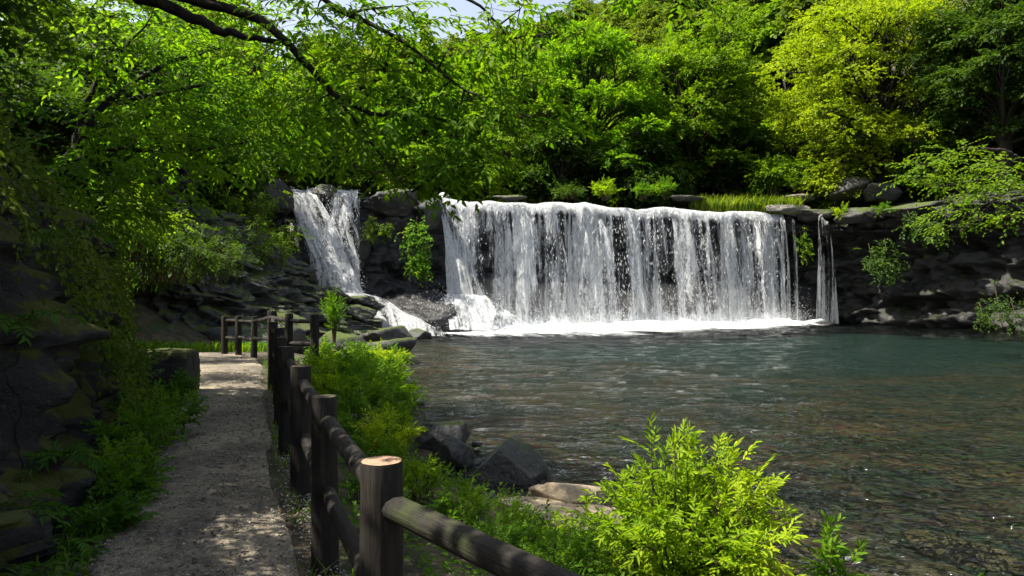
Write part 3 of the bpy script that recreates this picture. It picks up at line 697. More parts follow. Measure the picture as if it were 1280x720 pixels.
tag(obj('foam', mesh_np('foam', np.stack([x, y, z], -1), [grid_faces(len(s), 46)], True, uv=np.stack([Sg*1.0, Wg], -1).reshape(-1, 2)), M['foam']), 'white foam spreading on the pool along the base of main waterfall', 'foam', None, 'stuff')

# mist hanging at the foot of the fall
n1_, n2_ = 90, 20
sv = np.linspace(-1.5, LL-.2, n1_); th = np.linspace(0, 2*np.pi, n2_)
Sg, Tg = np.meshgrid(sv, th, indexing='ij')
rr = (1.5+.55*fbm(np.stack([Sg*.5, np.cos(Tg), np.sin(Tg)], -1), 3, 95))*np.clip(np.minimum(Sg+1.5, LL-.2-Sg)/5, .02, 1)**.5*np.interp(Sg, [0, 4, LL], [1.25, 1.1, .75])
od = 1.9+rr*1.0*np.cos(Tg); zz = np.maximum(.9+1.35*rr*np.sin(Tg), .12)
V = np.stack([LA[0]+la[0]*Sg+lo[0]*od, LA[1]+la[1]*Sg+lo[1]*od, zz], -1)
m, nt, out = newmat('mist'); pv = nt.nodes.new('ShaderNodeVolumePrincipled'); pv.inputs['Density'].default_value = .035; pv.inputs['Color'].default_value = (.97, .98, 1, 1)
nt.links.new(pv.outputs[0], out.inputs['Volume'])
caps = [np.arange(n2_-1)[None, ::-1], (np.arange(n2_-1)+(n1_-1)*n2_)[None]]
tag(obj('mist', mesh_np('mist', V, [grid_faces(n1_, n2_)]+caps, True), m), 'thin white mist hanging over the foot of main waterfall', 'mist', None, 'stuff')

# ------------------------------------------------------------------ log fence
m, nt, out = newmat('log'); b = NB(nt)
tc = b.n('ShaderNodeTexCoord').outputs['Object']; gp = b.n('ShaderNodeNewGeometry').outputs['Position']
n1 = b.noise(b.scalev(tc, 1, 1, .09), 42, 8, .7, .4); n2 = b.noise(tc, 5, 6, .65); n3 = b.noise(b.scalev(tc, 1, 1, .05), 90, 4, .6)
col = b.ramp(b.math('ADD', b.math('MULTIPLY', n1, .65), b.math('MULTIPLY', n2, .35)), [(.34, (.0045, .004, .0035)), (.5, (.0135, .011, .0085)), (.70, (.044, .037, .029))])
col = b.mix(b.math('MULTIPLY', b.map(b.noise(gp, 3.1, 6, .7), .56, .68), .7), col, (.030, .042, .008))
col = b.mix(b.map(n3, .66, .70), col, (.006, .005, .004))
hh = b.math('ADD', b.math('MULTIPLY', n1, .8), b.math('MULTIPLY', n3, .4))
b.lk(b.principled(col, .8, b.bump(hh, 1.0, .012), .3), out.inputs[0]); M['log'] = m
def cut_mat(name, c0, c1, c2):
    m, nt, out = newmat(name); b = NB(nt)
    tc = b.n('ShaderNodeTexCoord').outputs['Object']
    w = b.n('ShaderNodeTexWave', wave_type='RINGS', rings_direction='Z'); w.inputs['Scale'].default_value = 22; w.inputs['Distortion'].default_value = 3; w.inputs['Detail'].default_value = 3; w.inputs['Detail Scale'].default_value = 2
    b.lk(tc, w.inputs['Vector'])
    col = b.mix(w.outputs['Fac'], c0, c1); col = b.mix(b.map(b.noise(tc, 18, 6, .7), .5, .7), col, c2); col = b.mix(b.math('MULTIPLY', b.map(b.vor(tc, 26, 'DISTANCE_TO_EDGE'), 0, .05, 1, 0), b.map(b.noise(tc, 9, 3), .45, .6)), col, (.03, .02, .012))
    b.lk(b.principled(col, .85, b.bump(w.outputs['Fac'], .3, .004), .2), out.inputs[0]); return m
M['cut_pale'] = cut_mat('cut_pale', (.25, .155, .10), (.35, .235, .165), (.18, .115, .075))
M['cut_dark'] = cut_mat('cut_dark', (.05, .042, .032), (.085, .072, .055), (.035, .045, .012))

def log_mesh(L, r0, r1, seed, sides=26, rings=28, closed_top=False, wob=.006):
    zz = np.linspace(0, L, rings); th = np.linspace(0, 2*np.pi, sides, endpoint=False)
    R = (r0+(r1-r0)*zz/L)[:, None]*np.ones((1, sides))
    Pn = np.stack([np.cos(th)[None]*1.6+0*zz[:, None], np.sin(th)[None]*1.6+0*zz[:, None], zz[:, None]*2.2+0*th[None]], -1)
    R = R*(1+.10*fbm(Pn, 3, seed)); R = R+.004*fbm(Pn*np.array([4, 4, .6]), 3, seed+1)
    ex = wob*np.sin(zz*2.3+seed); ey = wob*np.cos(zz*1.9+seed*2)
    if closed_top: R[-1] *= .955; zz = zz.copy(); zz[-2] = L-.012; R[-2] = R[-2]
    V = np.stack([R*np.cos(th)[None]+ex[:, None], R*np.sin(th)[None]+ey[:, None], np.repeat(zz[:, None], sides, 1)], -1).reshape(-1, 3)
    a = np.arange(rings*sides).reshape(rings, sides); bq = np.roll(a, -1, 1)
    q = np.stack([a[:-1], bq[:-1], bq[1:], a[1:]], -1).reshape(-1, 4)
    caps = [] if closed_top else [a[-1][None]]
    V2 = V
    me = mesh_np('log', V2, [q, a[0][::-1][None]]+caps, True)
    top = V.reshape(rings, sides, 3)[-1]
    return me, top
fence = thing('fence', 'rustic dark log fence with round posts and two rails along the gravel path', 'fence', (-.45, 2.3, .5))
FO = np.array([-.45, 2.3, .5])
def post(x, y, z0, z1, r, seed, pale=False, label=None):
    me, top = log_mesh(z1-z0, r*1.04, r*.97, seed, closed_top=True)
    o = obj('post', me, M['log'], fence, tuple(np.array([x, y, z0])-FO))
    if label: o['label'] = label
    ctr = top.mean(0); ns = len(top)
    rings_ = [top*1.0, ctr+(top-ctr)*.6+np.array([0, 0, .001]), ctr+(top-ctr)*.2+np.array([0, 0, .002])]
    V = np.concatenate(rings_+[ctr[None]+np.array([0, 0, .002])]); V[:, 2] += .0015
    i = np.arange(ns); j = np.roll(i, -1)
    qs = [np.stack([i+ns*k_, j+ns*k_, j+ns*(k_+1), i+ns*(k_+1)], -1) for k_ in (0, 1)]
    obj('cut_end', mesh_np('cut_end', V, [np.concatenate(qs), np.stack([i+2*ns, j+2*ns, np.full(ns, 3*ns)], -1)], True), M['cut_pale' if pale else 'cut_dark'], o)
    return np.array([x, y, z0]), np.array([x, y, z1])
def rail(a, bb, r, seed, label=None):
    a = np.array(a, float); bb = np.array(bb, float); L = np.linalg.norm(bb-a)
    me, _ = log_mesh(L, r, r*.93, seed, 20, 30, wob=.008)
    o = obj('rail', me, M['log'], fence, tuple(a-FO))
    o.rotation_mode = 'QUATERNION'; o.rotation_quaternion = Vector(bb-a).to_track_quat('Z', 'Y')
    if label: o['label'] = label
posts = [(.62, 1.05, .45, 1.5, .075), (-.445, 2.3, .42, 1.545, .073), (-1.03, 3.75, .45, 1.55, .071), (-1.58, 5.12, .5, 1.575, .077), (-2.11, 6.4, .5, 1.625, .072), (-2.62, 7.75, .5, 1.63, .068),
         (-3.2, 9.4, .5, 1.66, .07), (-3.85, 11.0, .5, 1.68, .07), (-4.85, 13.8, .5, 1.80, .09)]
for i, q in enumerate(posts):
    post(*q, 300+i, i == 1, 'nearest post with pale freshly sawn top' if i == 1 else None)
for i in range(len(posts)-1):
    a, c_ = np.array(posts[i][:2]), np.array(posts[i+1][:2])
    za, zb = posts[i][3], posts[i+1][3]
    off = np.array([.02, .01])
    rail([*(a+off), za-.135], [*(c_+off), zb-.135], .042 if i else .046, 330+i)
    rail([*(a+off), za-.515], [*(c_+off), zb-.515], .040, 350+i)
far = [(-4.85, 13.8, .5, 1.80, .09), (-6.25, 16.55, .5, 1.60, .075), (-6.85, 17.1, .5, 1.60, .075), (-7.3, 17.35, .5, 1.59, .075)]
for i, q in enumerate(far[1:]): post(*q, 370+i)
rt = [(-4.75, 13.4, .4, 1.79, .085), (-4.08, 12.5, .35, 1.775, .075), (-3.47, 12.0, .25, 1.775, .078)]
for i, q in enumerate(rt[1:]): post(*q, 380+i)
for run in (far, rt):
    for i in range(len(run)-1):
        a, c_ = run[i], run[i+1]
        rail([a[0], a[1], a[3]-.12], [c_[0], c_[1], c_[3]-.12], .04, 390+i); rail([a[0], a[1], a[3]-.58 if run is far else a[3]-.55], [c_[0], c_[1], c_[3]-.52], .04, 395+i)

# ------------------------------------------------------------------ trees
def tree(name, label, cat, base, lobes, leaf, bark, seed, trunk_r=.3, ntw=60, K=7, Lt=.8, L=.2, Wd=.12, shape=4, group=None, trunk_top=None, droop=.25, shell=.7, limbs=True, nj=.5, leafname='crown', lean=(0, 0)):
    """lobes: list of (dx,dy,dz, rx,ry,rz) relative to base"""
    rng = np.random.default_rng(seed)
    t = thing(name, label, cat, base, group)
    lb = np.array(lobes, float)
    g = Geo()
    top = trunk_top if trunk_top is not None else lb[:, 2].max()*.8
    tp = curve([(0, 0, -.4), (lean[0]*.3+rng.normal(0, .02)*top, lean[1]*.3, top*.35), (lean[0]*.7, lean[1]*.7+rng.normal(0, .03)*top, top*.7), (lean[0], lean[1], top)], 14)
    tube(g, tp, np.linspace(trunk_r*1.25, trunk_r*.25, 14), 9)
    if limbs:
        for q in lb:
            hz = np.clip(q[2]*rng.uniform(.35, .75), .25*top, top*.98)
            i = np.argmin(np.abs(tp[:, 2]-hz)); st = tp[i]; en = q[:3]
            mid = (st+en)/2+np.array([0, 0, .12*np.linalg.norm(en-st)])+rng.normal(0, .08, 3)*np.linalg.norm(en-st)
            pc = curve([st, mid, en], 9); r0 = trunk_r*.38
            tube(g, pc, np.linspace(r0, r0*.3, 9), 6)
            for _ in range(5):
                e2 = en+rng.normal(0, 1, 3)*q[3:6]*.5; j = rng.integers(4, 8)
                tube(g, curve([pc[j], (pc[j]+e2)/2+rng.normal(0, .06, 3)*np.linalg.norm(e2-pc[j]), e2], 6), np.linspace(r0*.35, r0*.1, 6), 4)
    obj('trunk', g.mesh('trunk', True), bark, t)
    O, D = [], []
    for q in lb:
        n = max(4, int(1.0*ntw*(q[3]*q[4]*q[5])**(2/3)/np.mean(lb[:, 3]*lb[:, 4]*lb[:, 5])**(2/3)))
        u = nrm(rng.normal(0, 1, (n, 3))); u[:, 2] = np.where(u[:, 2] < -.35, -u[:, 2]*.6, u[:, 2])
        r = rng.uniform(shell, 1, (n, 1))**.7*(1+.15*rng.normal(0, 1, (n, 1)))
        O.append(q[:3]+u*r*q[3:6]); d = u*np.array([1, 1, .45])+rng.normal(0, .35, (n, 3)); D.append(d)
    O = np.concatenate(O); D = np.concatenate(D)
    V, Fc = twig_leaves(O, D, Lt*rng.uniform(.6, 1.3, len(O)), K, L*1.3, Wd*1.55, rng, droop, 55, nj, shape)
    obj(leafname, mesh_np(leafname, V, [Fc]), leaf, t)
    return t

def lobes_dome(seed, h0, h1, R, n, rl=(.22, .38), flat=.5, top=.0):
    n = int(n*1.5); rl = (rl[0]*.72, rl[1]*.82)
    """n leafy lobes filling a rounded crown between heights h0,h1 with radius R"""
    rng = np.random.default_rng(seed); out = []
    hc, hr = (h0+h1)/2, (h1-h0)/2
    for i in range(n):
        u = nrm(rng.normal(0, 1, 3)); r = rng.uniform(.45, .92)
        s = rng.uniform(*rl)*R
        out.append((u[0]*r*R, u[1]*r*R, hc+u[2]*r*hr, s, s, s*flat))
    return out

# --- the row of large trees behind the fall
def T(px, pyb, pyt, d, Rpx, lab, leaf, seed, n=34, ntw=60, cat='tree', L=.24, name='tree', low=.12, group=None, K=7, tr=.32, rl=(.2, .34), lean=(0, 0), Lt=.85, z0=None):
    b_ = at(px, pyb, d)
    if z0 is None: b_[2] = float(H(np.array([b_[0]]), np.array([d]))[0])-.1
    else: b_[2] = z0
    h = at(px, pyt, d)[2]-b_[2]; R = Rpx/F*d
    return tree(name, lab, cat, tuple(b_), lobes_dome(seed, h*low, h*.97, R, n, rl), M[leaf], M['bark'], seed, tr, ntw, K, Lt, L, L*.55, 4, group, h*.85, lean=lean)
T(868, 243, 8, 60, 105, 'broad green tree with visible dark limbs standing behind middle of the fall', 'leaf_mid', 501, 46, 70, low=.16, tr=.42)
T(735, 243, 22, 57, 92, 'tall yellow topped tree behind the left half of the main fall', 'leaf_bright', 502, 44, 70, low=.05)
T(800, 243, 95, 62, 60, 'smaller green tree filling the gap between the two big trees behind fall', 'leaf_mid', 503, 26)
T(655, 243, 60, 56, 70, 'bushy green tree behind the left end of the main fall lip', 'leaf_mid', 504, 32, low=.02)
T(600, 240, 40, 66, 80, 'green tree half hidden behind the overhanging leaves at centre', 'leaf_bright', 505, 32, low=.02)
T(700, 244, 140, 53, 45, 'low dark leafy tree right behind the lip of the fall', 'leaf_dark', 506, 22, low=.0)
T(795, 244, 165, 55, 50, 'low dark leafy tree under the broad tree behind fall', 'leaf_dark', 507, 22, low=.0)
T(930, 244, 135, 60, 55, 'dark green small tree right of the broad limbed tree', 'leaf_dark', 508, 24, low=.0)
T(540, 238, 150, 58, 60, 'leafy green tree behind the overhanging rock and left cascade', 'leaf_mid', 509, 24, low=.0)
T(455, 236, 120, 60, 75, 'fresh green tree beyond the top of left cascade', 'leaf_bright', 510, 28, low=.0)
T(975, 244, 175, 55, 28, 'pale green slender sapling at left edge of the yellow green tree', 'leaf_mid', 511, 16, low=.0, rl=(.22, .4), L=.2)
# --- right side
T(1100, 246, -40, 52, 128, 'big sunlit yellow green tree leaning over the ledge right of the fall', 'leaf_yellow', 521, 64, 85, low=.08, tr=.45, L=.2, z0=8.6)
T(1045, 250, 140, 52.5, 36, 'yellow green bush hanging over the rock at foot of the big sunlit tree', 'leaf_yellow', 522, 20, low=.0, L=.22, K=8, z0=8.1)
T(1258, 250, -60, 44, 100, 'tall dark green tree on the right cliff beside the sunlit tree', 'leaf_dark', 523, 56, 80, low=.1, tr=.4, L=.2, z0=8.8)
T(1300, 250, -60, 46, 110, 'grey green tree at the far right edge above the dark cliff', 'leaf_dark', 524, 50, 80, low=.08, L=.17, tr=.35, z0=9.0)
T(1010, 246, 30, 62, 52, 'light green tree between hillside and the big sunlit tree', 'leaf_yellow', 525, 26)
T(1170, 250, 120, 50, 50, 'mid green tree in front of the tall dark one on the right cliff', 'leaf_mid', 526, 28, low=.02, z0=8.8)

# right overhanging branch with lit sprays
def spray_tree(name, label, cat, base, sprays, limb_paths, leaf, bark, seed, L=.09, Wd=.05, K=10, Lt=.5, tr=.12, shape=6, group=None, droop=.22, nj=.4, ang=55, dirbias=(0, 0, 0), twigs=True):
    """sprays: list of (centre, (rx,ry,rz), n twigs); limb_paths: list of (points, r0, r1)"""
    rng = np.random.default_rng(seed)
    t = thing(name, label, cat, base, group); B = np.array(base, float)
    for i, (pts, r0, r1) in enumerate(limb_paths):
        g = Geo(); n = 22; c = curve(pts, n)-B
        c[1:] += rng.normal(0, .25, (n-1, 3))*np.linspace(r0, r1, n)[1:, None]
        tube(g, c, np.linspace(r0, r1, n), 9)
        obj('trunk' if i == 0 else 'limb', g.mesh('limb', True), bark, t)
    O, D, Q = [], [], []
    for c, r, n in sprays:
        u = rng.normal(0, .5, (n, 3)); u = np.clip(u, -1.1, 1.1)
        O.append(np.array(c)-B+u*np.array(r)); d = nrm(u)*np.array([1, 1, .35])*.8+np.array(dirbias)+rng.normal(0, .45, (n, 3))*np.array([1, 1, .4]); D.append(d)
    O = np.concatenate(O); D = nrm(np.concatenate(D)); lt = Lt*rng.uniform(.6, 1.3, len(O))
    if twigs:
        g = Geo()
        for i in range(0, len(O)):
            e = O[i]+D[i]*lt[i]; e[2] -= droop*lt[i]; md = O[i]+D[i]*lt[i]*.5; md[2] -= droop*.25*lt[i]
            tube(g, [O[i], md, e], [.006*lt[i]+.0015, .004*lt[i]+.001, .001], 3)
        # secondary boughs carrying the twigs
        for c, r, n in sprays:
            if limb_paths:
                P0 = np.concatenate([curve(p_, 22) for p_, _, _ in limb_paths])
                cc = np.array(c); st = P0[np.argmin(np.linalg.norm(P0-cc, axis=1)+rng.uniform(0, .2, len(P0)))]
                ln = np.linalg.norm(cc-st)
                tube(g, curve([st-B, (st+cc)/2-B+np.array([0, 0, .08*ln])+rng.normal(0, .05, 3)*ln, cc-B], 8), np.linspace(.012+.006*ln, .005, 8), 5)
                for _ in range(4):
                    e = cc+rng.normal(0, .5, 3)*np.array(r); tube(g, curve([cc-B, (cc+e)/2-B+rng.normal(0, .04, 3), e-B], 5), np.linspace(.007, .002, 5), 4)
        obj('twigs', g.mesh('twigs', True), bark, t)
    V, Fc = twig_leaves(O, D, lt, K, L, Wd, rng, droop, ang, nj, shape)
    obj('crown', mesh_np('crown', V, [Fc]), leaf, t)
    return t

sp = [(at(px, py, d), (r*.62, r*.6, r*.13), int(n*.6)) for px, py, d, r, n in [
    (1160, 205, 31, 1.3, 50), (1195, 188, 32, 1.4, 55), (1240, 205, 30, 1.6, 60), (1145, 222, 31.5, 1.0, 40), (1185, 230, 31, 1.4, 55), (1250, 240, 29, 1.5, 60), (1200, 262, 29.5, 1.2, 50), (1265, 270, 28, 1.2, 40),
    (1228, 235, 29.5, 1.3, 50), (1190, 280, 30, .8, 35), (1275, 215, 28, 1.5, 50)]]
b0 = at(1275, 240, 33); b0[2] = 8.6
spray_tree('tree', 'leafy tree leaning from the right cliff with bright tiers of leaves over dark water', 'tree', tuple(b0), sp,
           [([b0, at(1260, 190, 31.5), at(1225, 185, 31)], .16, .06), ([at(1262, 215, 32), at(1225, 225, 30.5), at(1165, 235, 31)], .09, .03), ([at(1268, 225, 32), at(1240, 255, 30), at(1200, 290, 29.5)], .08, .03)],
           M['leaf_mid'], M['bark'], 531, .21, .11, 8, .95, shape=4)

T(1180, 246, -20, 62, 75, 'olive green tree rising behind the top of the sunlit tree at right', 'leaf_hill', 527, 30, L=.26)
# --- hillside forest
proto = []
for i in range(6):
    lf = ['leaf_hill', 'leaf_mid', 'leaf_hill', 'leaf_hill', 'leaf_bright', 'leaf_dark'][i]
    h = [11, 10, 13, 9, 10, 12][i]; R = [4.2, 3.8, 4.0, 4.3, 3.6, 3.4][i]
    lab = ['rounded olive green tree in the forest covering the far hillside', 'fresh green tree in the forest covering the far hillside', 'tall olive green tree in the forest covering the far hillside',
           'low spreading olive tree in the forest covering the far hillside', 'bright green tree in the forest covering the far hillside', 'dark green tree in the forest covering the far hillside'][i]
    proto.append(tree('tree', lab, 'tree', (0, 0, -200), lobes_dome(700+i, h*.15, h, R, 22, (.28, .44), .7), M[lf], M['bark'], 700+i, .25, 55, 5, 1.0, .42, .27, 4, 'trees covering the hillside'))
rng = np.random.default_rng(99); used = set(); cnt = 0
y = 70.0
spots = []
while y < 190:
    step = 6.2+.018*(y-70)
    for x in np.arange(-.42*y, .80*y, step):
        xx = x+rng.normal(0, 1.3); yv = y+rng.normal(0, 1.3)
        px = 640+F*xx/yv
        if px < 380 or px > 1330: continue
        spots.append((xx, yv))
    y += step*1.15
hz = H(np.array([q[0] for q in spots]), np.array([q[1] for q in spots]))
# keep those whose crown can rise over what stands before them
order = np.argsort([q[1] for q in spots]); horizon = np.full(140, 243.0)
for i in order:
    xx, yv = spots[i]; k_ = int(rng.choice(6, p=[.24, .2, .2, .16, .1, .1])); sc = rng.uniform(.8, 1.2)
    h = [11, 10, 13, 9, 10, 12][k_]*sc; px = 640+F*xx/yv; pt = 370-F*(hz[i]+h-EYE)/yv; w = 3.5*sc*F/yv
    a_, b_ = int(max(0, (px-w)/10)), int(min(139, (px+w)/10))+1
    if a_ >= 139: continue
    if pt > horizon[a_:b_].mean()+12 or pt > 235 or horizon[a_:b_].mean() < -60: continue
    horizon[a_:b_] = np.minimum(horizon[a_:b_], pt+10)
    loc = (xx, yv, hz[i]-.3); rz = rng.uniform(0, 6.28); s3 = (sc*rng.uniform(.9, 1.15), sc*rng.uniform(.9, 1.15), sc)
    if k_ not in used: used.add(k_); proto[k_].location = loc; proto[k_].rotation_euler = (0, 0, rz); proto[k_].scale = s3
    else: dup(proto[k_], loc, rz, s3)
    cnt += 1
print('hill trees', cnt)
for i in range(6):
    if i not in used:
        for ch in list(proto[i].children): bpy.data.objects.remove(ch)
        bpy.data.objects.remove(proto[i])

# far hill
x = np.linspace(-320, 320, 200); yv = np.linspace(240, 420, 60); gx, gy = np.meshgrid(x, yv, indexing='ij')
gz = np.minimum((gy-240)*1.25, 130-.10*np.abs(gx+70))*1.0-10+6*fbm(np.stack([gx*.05, gy*.05, gx*0], -1), 3, 61)+3.5*worley(np.stack([gx*.13, gy*.13, gx*0], -1), 62)[0]*-1
m, nt, out = newmat('far_forest'); b = NB(nt); p = b.n('ShaderNodeNewGeometry').outputs['Position']
b.lk(b.principled(b.mix(b.map(b.noise(p, .35, 8, .7), .35, .65), (.018, .04, .014), (.06, .10, .03)), .95, b.bump(b.noise(p, .5, 8, .75), 1, 3), .1), out.inputs[0])
tag(obj('hill', mesh_np('hill', np.stack([gx, gy, gz], -1), [grid_faces(200, 60)], True), m), kind='structure')

# --- left side: trees on the slope above the cliff and bank
def TL(x, y, h, R, lab, leaf, seed, n=36, L=.16, ntw=60, low=.05, tr=.2, K=8, z=None):
    z0 = float(H(np.array([float(x)]), np.array([float(y)]))[0])-.2 if z is None else z
    return tree('tree', lab, 'tree', (x, y, z0), lobes_dome(seed, h*low, h, R, n, (.2, .36)), M[leaf], M['bark'], seed, tr, ntw, K, .6, L, L*.55, 4, None, h*.85)
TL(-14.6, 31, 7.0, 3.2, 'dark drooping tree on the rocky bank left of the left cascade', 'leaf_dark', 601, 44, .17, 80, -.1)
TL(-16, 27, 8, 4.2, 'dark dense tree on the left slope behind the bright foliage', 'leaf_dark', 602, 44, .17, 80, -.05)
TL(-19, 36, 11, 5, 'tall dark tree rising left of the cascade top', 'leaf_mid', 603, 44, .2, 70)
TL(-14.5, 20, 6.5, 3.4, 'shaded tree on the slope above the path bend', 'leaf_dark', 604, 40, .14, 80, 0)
TL(-26, 40, 14, 6.5, 'big shaded tree high on the left slope', 'leaf_mid', 605, 46, .24, 70)
TL(-13, 44, 9, 4.5, 'green tree standing beyond the top of left cascade', 'leaf_mid', 606, 40, .22, 70, 0)
TL(-24, 54, 15, 6.5, 'green tree high beyond the left cascade seen through the overhanging leaves', 'leaf_mid', 609, 44, .24, 60)
TL(-33, 72, 16, 8, 'far green tree on the left hillside seen through the leaning tree', 'leaf_hill', 610, 46, .32, 60)
TL(-27, 62, 15, 7, 'olive tree on the left hillside behind the high green tree', 'leaf_hill', 619, 44, .3, 60)
TL(-7.5, 6.8, 6.5, 3.0, 'deep shaded tree on top of the left cliff at the picture edge', 'leaf_dark', 608, 40, .10, 100, -.05)

# bright tree leaning out over the path (left middle)
A = [(150, 60, 11, 1.3, 70), (215, 35, 11.5, 1.5, 90), (275, 60, 11.5, 1.5, 95), (330, 40, 12.5, 1.4, 80), (235, 95, 11, 1.3, 95), (300, 105, 11.5, 1.3, 95), (355, 95, 12.5, 1.2, 75), (180, 125, 10.5, 1.0, 70),
     (250, 140, 10.8, 1.1, 75), (330, 140, 12, 1.1, 75), (365, 140, 12.5, .9, 60), (270, 175, 11, 1.2, 85), (320, 178, 11.5, 1.0, 70), (362, 182, 12, .7, 50), (210, 175, 10.3, 1.0, 70), (160, 185, 10, .9, 60),
     (190, 215, 9.8, .9, 65), (140, 240, 9.2, .8, 55), (150, 258, 9, .6, 40), (115, 150, 9.5, .8, 35), (95, 210, 9, .7, 35), (125, 60, 10, .8, 35), (110, 10, 10, .9, 30), (190, 0, 11, 1.2, 65), (270, 5, 12, 1.4, 70), (350, 0, 13, 1.4, 65), (115, 295, 8.6, .5, 30), (85, 275, 8.4, .5, 30)]
sp = [(at(px, py, d), (r*.95, r*.8, r*.22), int(n*(.42 if py < 50 else .64))) for px, py, d, r, n in A]
b0 = np.array([-9.3, 9.8, 4.6])
spray_tree('tree', 'bright green tree leaning out from the left cliff in tiers over the path', 'tree', tuple(b0), sp,
           [([b0, at(30, 250, 10), at(90, 190, 10.2), at(130, 130, 10.5), at(205, 80, 11), at(250, 66, 11.3)], .10, .02), ([at(60, 220, 10.1), at(130, 187, 10.3), at(230, 190, 10.8), at(335, 172, 11.5)], .055, .012),
            ([at(90, 190, 10.2), at(120, 100, 10.6), at(180, 30, 11)], .06, .015), ([at(130, 130, 10.5), at(230, 110, 11), at(320, 90, 12)], .045, .012), ([at(30, 250, 10), at(50, 330, 9.2), at(120, 260, 9.2)], .05, .012)],
           M['leaf_bright'], M['bark_near'], 611, .13, .062, 9, .58, droop=.28, dirbias=(.35, -.1, -.12), nj=.3)

# overhanging tree with dark limbs (top centre)
Bz = [(395, 15, 8.5, .9, 55), (440, 45, 8.3, .9, 60), (400, 80, 8.6, .8, 50), (470, 15, 8.2, .7, 40), (520, 25, 8, .6, 30), (560, 60, 8, .6, 34), (610, 25, 8, .6, 34), (650, 10, 7.8, .5, 26), (600, 65, 8, .5, 28),
      (480, 85, 8.3, .9, 58), (430, 118, 8.5, .8, 45), (390, 140, 8.8, .6, 34), (500, 130, 8.2, .9, 60), (550, 110, 8, .6, 36), (590, 125, 8, .5, 30), (620, 150, 8, .5, 26), (660, 145, 8, .4, 20), (455, 160, 8.3, .7, 40),
      (520, 175, 8.1, .8, 55), (570, 170, 8, .6, 36), (495, 198, 8.1, .55, 30), (550, 205, 8, .45, 22), (520, 228, 8, .3, 14), (480, 215, 8, .3, 10), (585, 205, 8, .4, 20), (640, 95, 8, .4, 18), (690, 40, 7.8, .35, 14), (800, -12, 7.5, .35, 14), (850, -8, 7.5, .3, 10), (770, -14, 7.5, .3, 10)]
sp = [(at(px, py, d), (r, r*.8, r*.24), int(n*.6)) for px, py, d, r, n in Bz]
b0 = np.array([-7.6, 7.6, 4.2])
spray_tree('tree', 'overhanging tree whose long dark limbs and leaves arch across the top of view', 'tree', tuple(b0), sp,
           [([b0, (-7.4, 7.8, 6), (-6.2, 8, 7.3), at(60, -70, 8.2), at(160, -15, 8.3)], .17, .095), ([at(160, -15, 8.3), at(240, 20, 8.3), at(285, 40, 8.3), at(345, 50, 8.3)], .085, .03),
            ([at(150, -25, 8.3), at(245, 0, 8.2), at(320, 22, 8.2), at(370, 65, 8.3), at(415, 115, 8.3), at(470, 142, 8.2), at(510, 140, 8.1)], .075, .016),
            ([at(245, 0, 8.2), at(350, -30, 8), at(425, 12, 8.1), at(500, 48, 8), at(545, 85, 8), at(580, 112, 8)], .045, .010), ([at(350, -30, 8), at(500, -25, 8), at(590, 0, 7.9), at(645, 55, 8)], .04, .008),
            ([at(500, -25, 8), at(650, -40, 7.8), at(760, -12, 7.6), at(850, 2, 7.5)], .03, .007), ([at(415, 115, 8.3), at(455, 165, 8.2), at(490, 215, 8.1), at(515, 240, 8)], .022, .006), ([at(430, 15, 8.1), at(470, 8, 8.1), at(510, 5, 8)], .02, .006)],
           M['leaf_over'], M['bark_near'], 621, .118, .055, 10, .45, droop=.3, dirbias=(.3, -.05, -.18), nj=.32)

# corner tree with unseen sprays added above the frame to shade fence and path
sp = [(np.array(q[:3]), (q[3], q[3], q[3]*.3), int(q[4]*(.6 if q[0] < -3 else .8))) for q in [(-5.6, 5.6, 6.4, 1.2, 90), (-4.4, 6.4, 6.9, 1.1, 90), (-6.4, 7.0, 6.6, 1.3, 90), (-3.6, 5.0, 6.3, .9, 60), (-4.8, 4.2, 5.6, 1.0, 70), (-5.8, 4.6, 4.4, .9, 70), (-5.2, 5.2, 4.9, .8, 60), (-3.2, 7.4, 7.0, .8, 40), (-4.3, 3.4, 4.6, .8, 60), (-6, 6, 5.2, 1, 60), (-2.0, 1.15, 4.4, .42, 60), (-1.7, .8, 3.9, .45, 50), (-2.6, 3.3, 5.0, .5, 60), (-2.9, 3.9, 5.2, .5, 50), (-2.3, .6, 4.6, .6, 40), (-4.3, 2.5, 5.2, .7, 80), (-3.7, 2.0, 5.0, .6, 60), (-4.6, 3.3, 5.6, .7, 70), (-3.5, 2.7, 4.9, .5, 50), (-3.4, 3.2, 4.4, .6, 90), (-2.9, 2.6, 4.0, .45, 60), (-3.2, 2.1, 4.3, .5, 70), (-4.0, 2.9, 5.4, .7, 80)]]
b0 = np.array([-7.2, 4.6, 4.4])
spray_tree('tree', 'shadowy tree at the top left corner with added unseen sprays shading fence and path', 'tree', tuple(b0), sp,
           [([b0, (-7.0, 4.9, 5.5), (-6.2, 5.6, 6.3), (-4.6, 6.4, 6.8)], .15, .04), ([(-6.8, 5.1, 5.8), (-5.8, 4.7, 5.6), (-4.8, 4.3, 5.5)], .07, .02), ([(-6.2, 5.6, 6.3), (-4.2, 4.2, 5.9), (-2.6, 2.6, 5.2), (-1.9, 1.2, 4.5)], .05, .012)],
           M['leaf_dark'], M['bark_near'], 631, .12, .06, 9, .55)

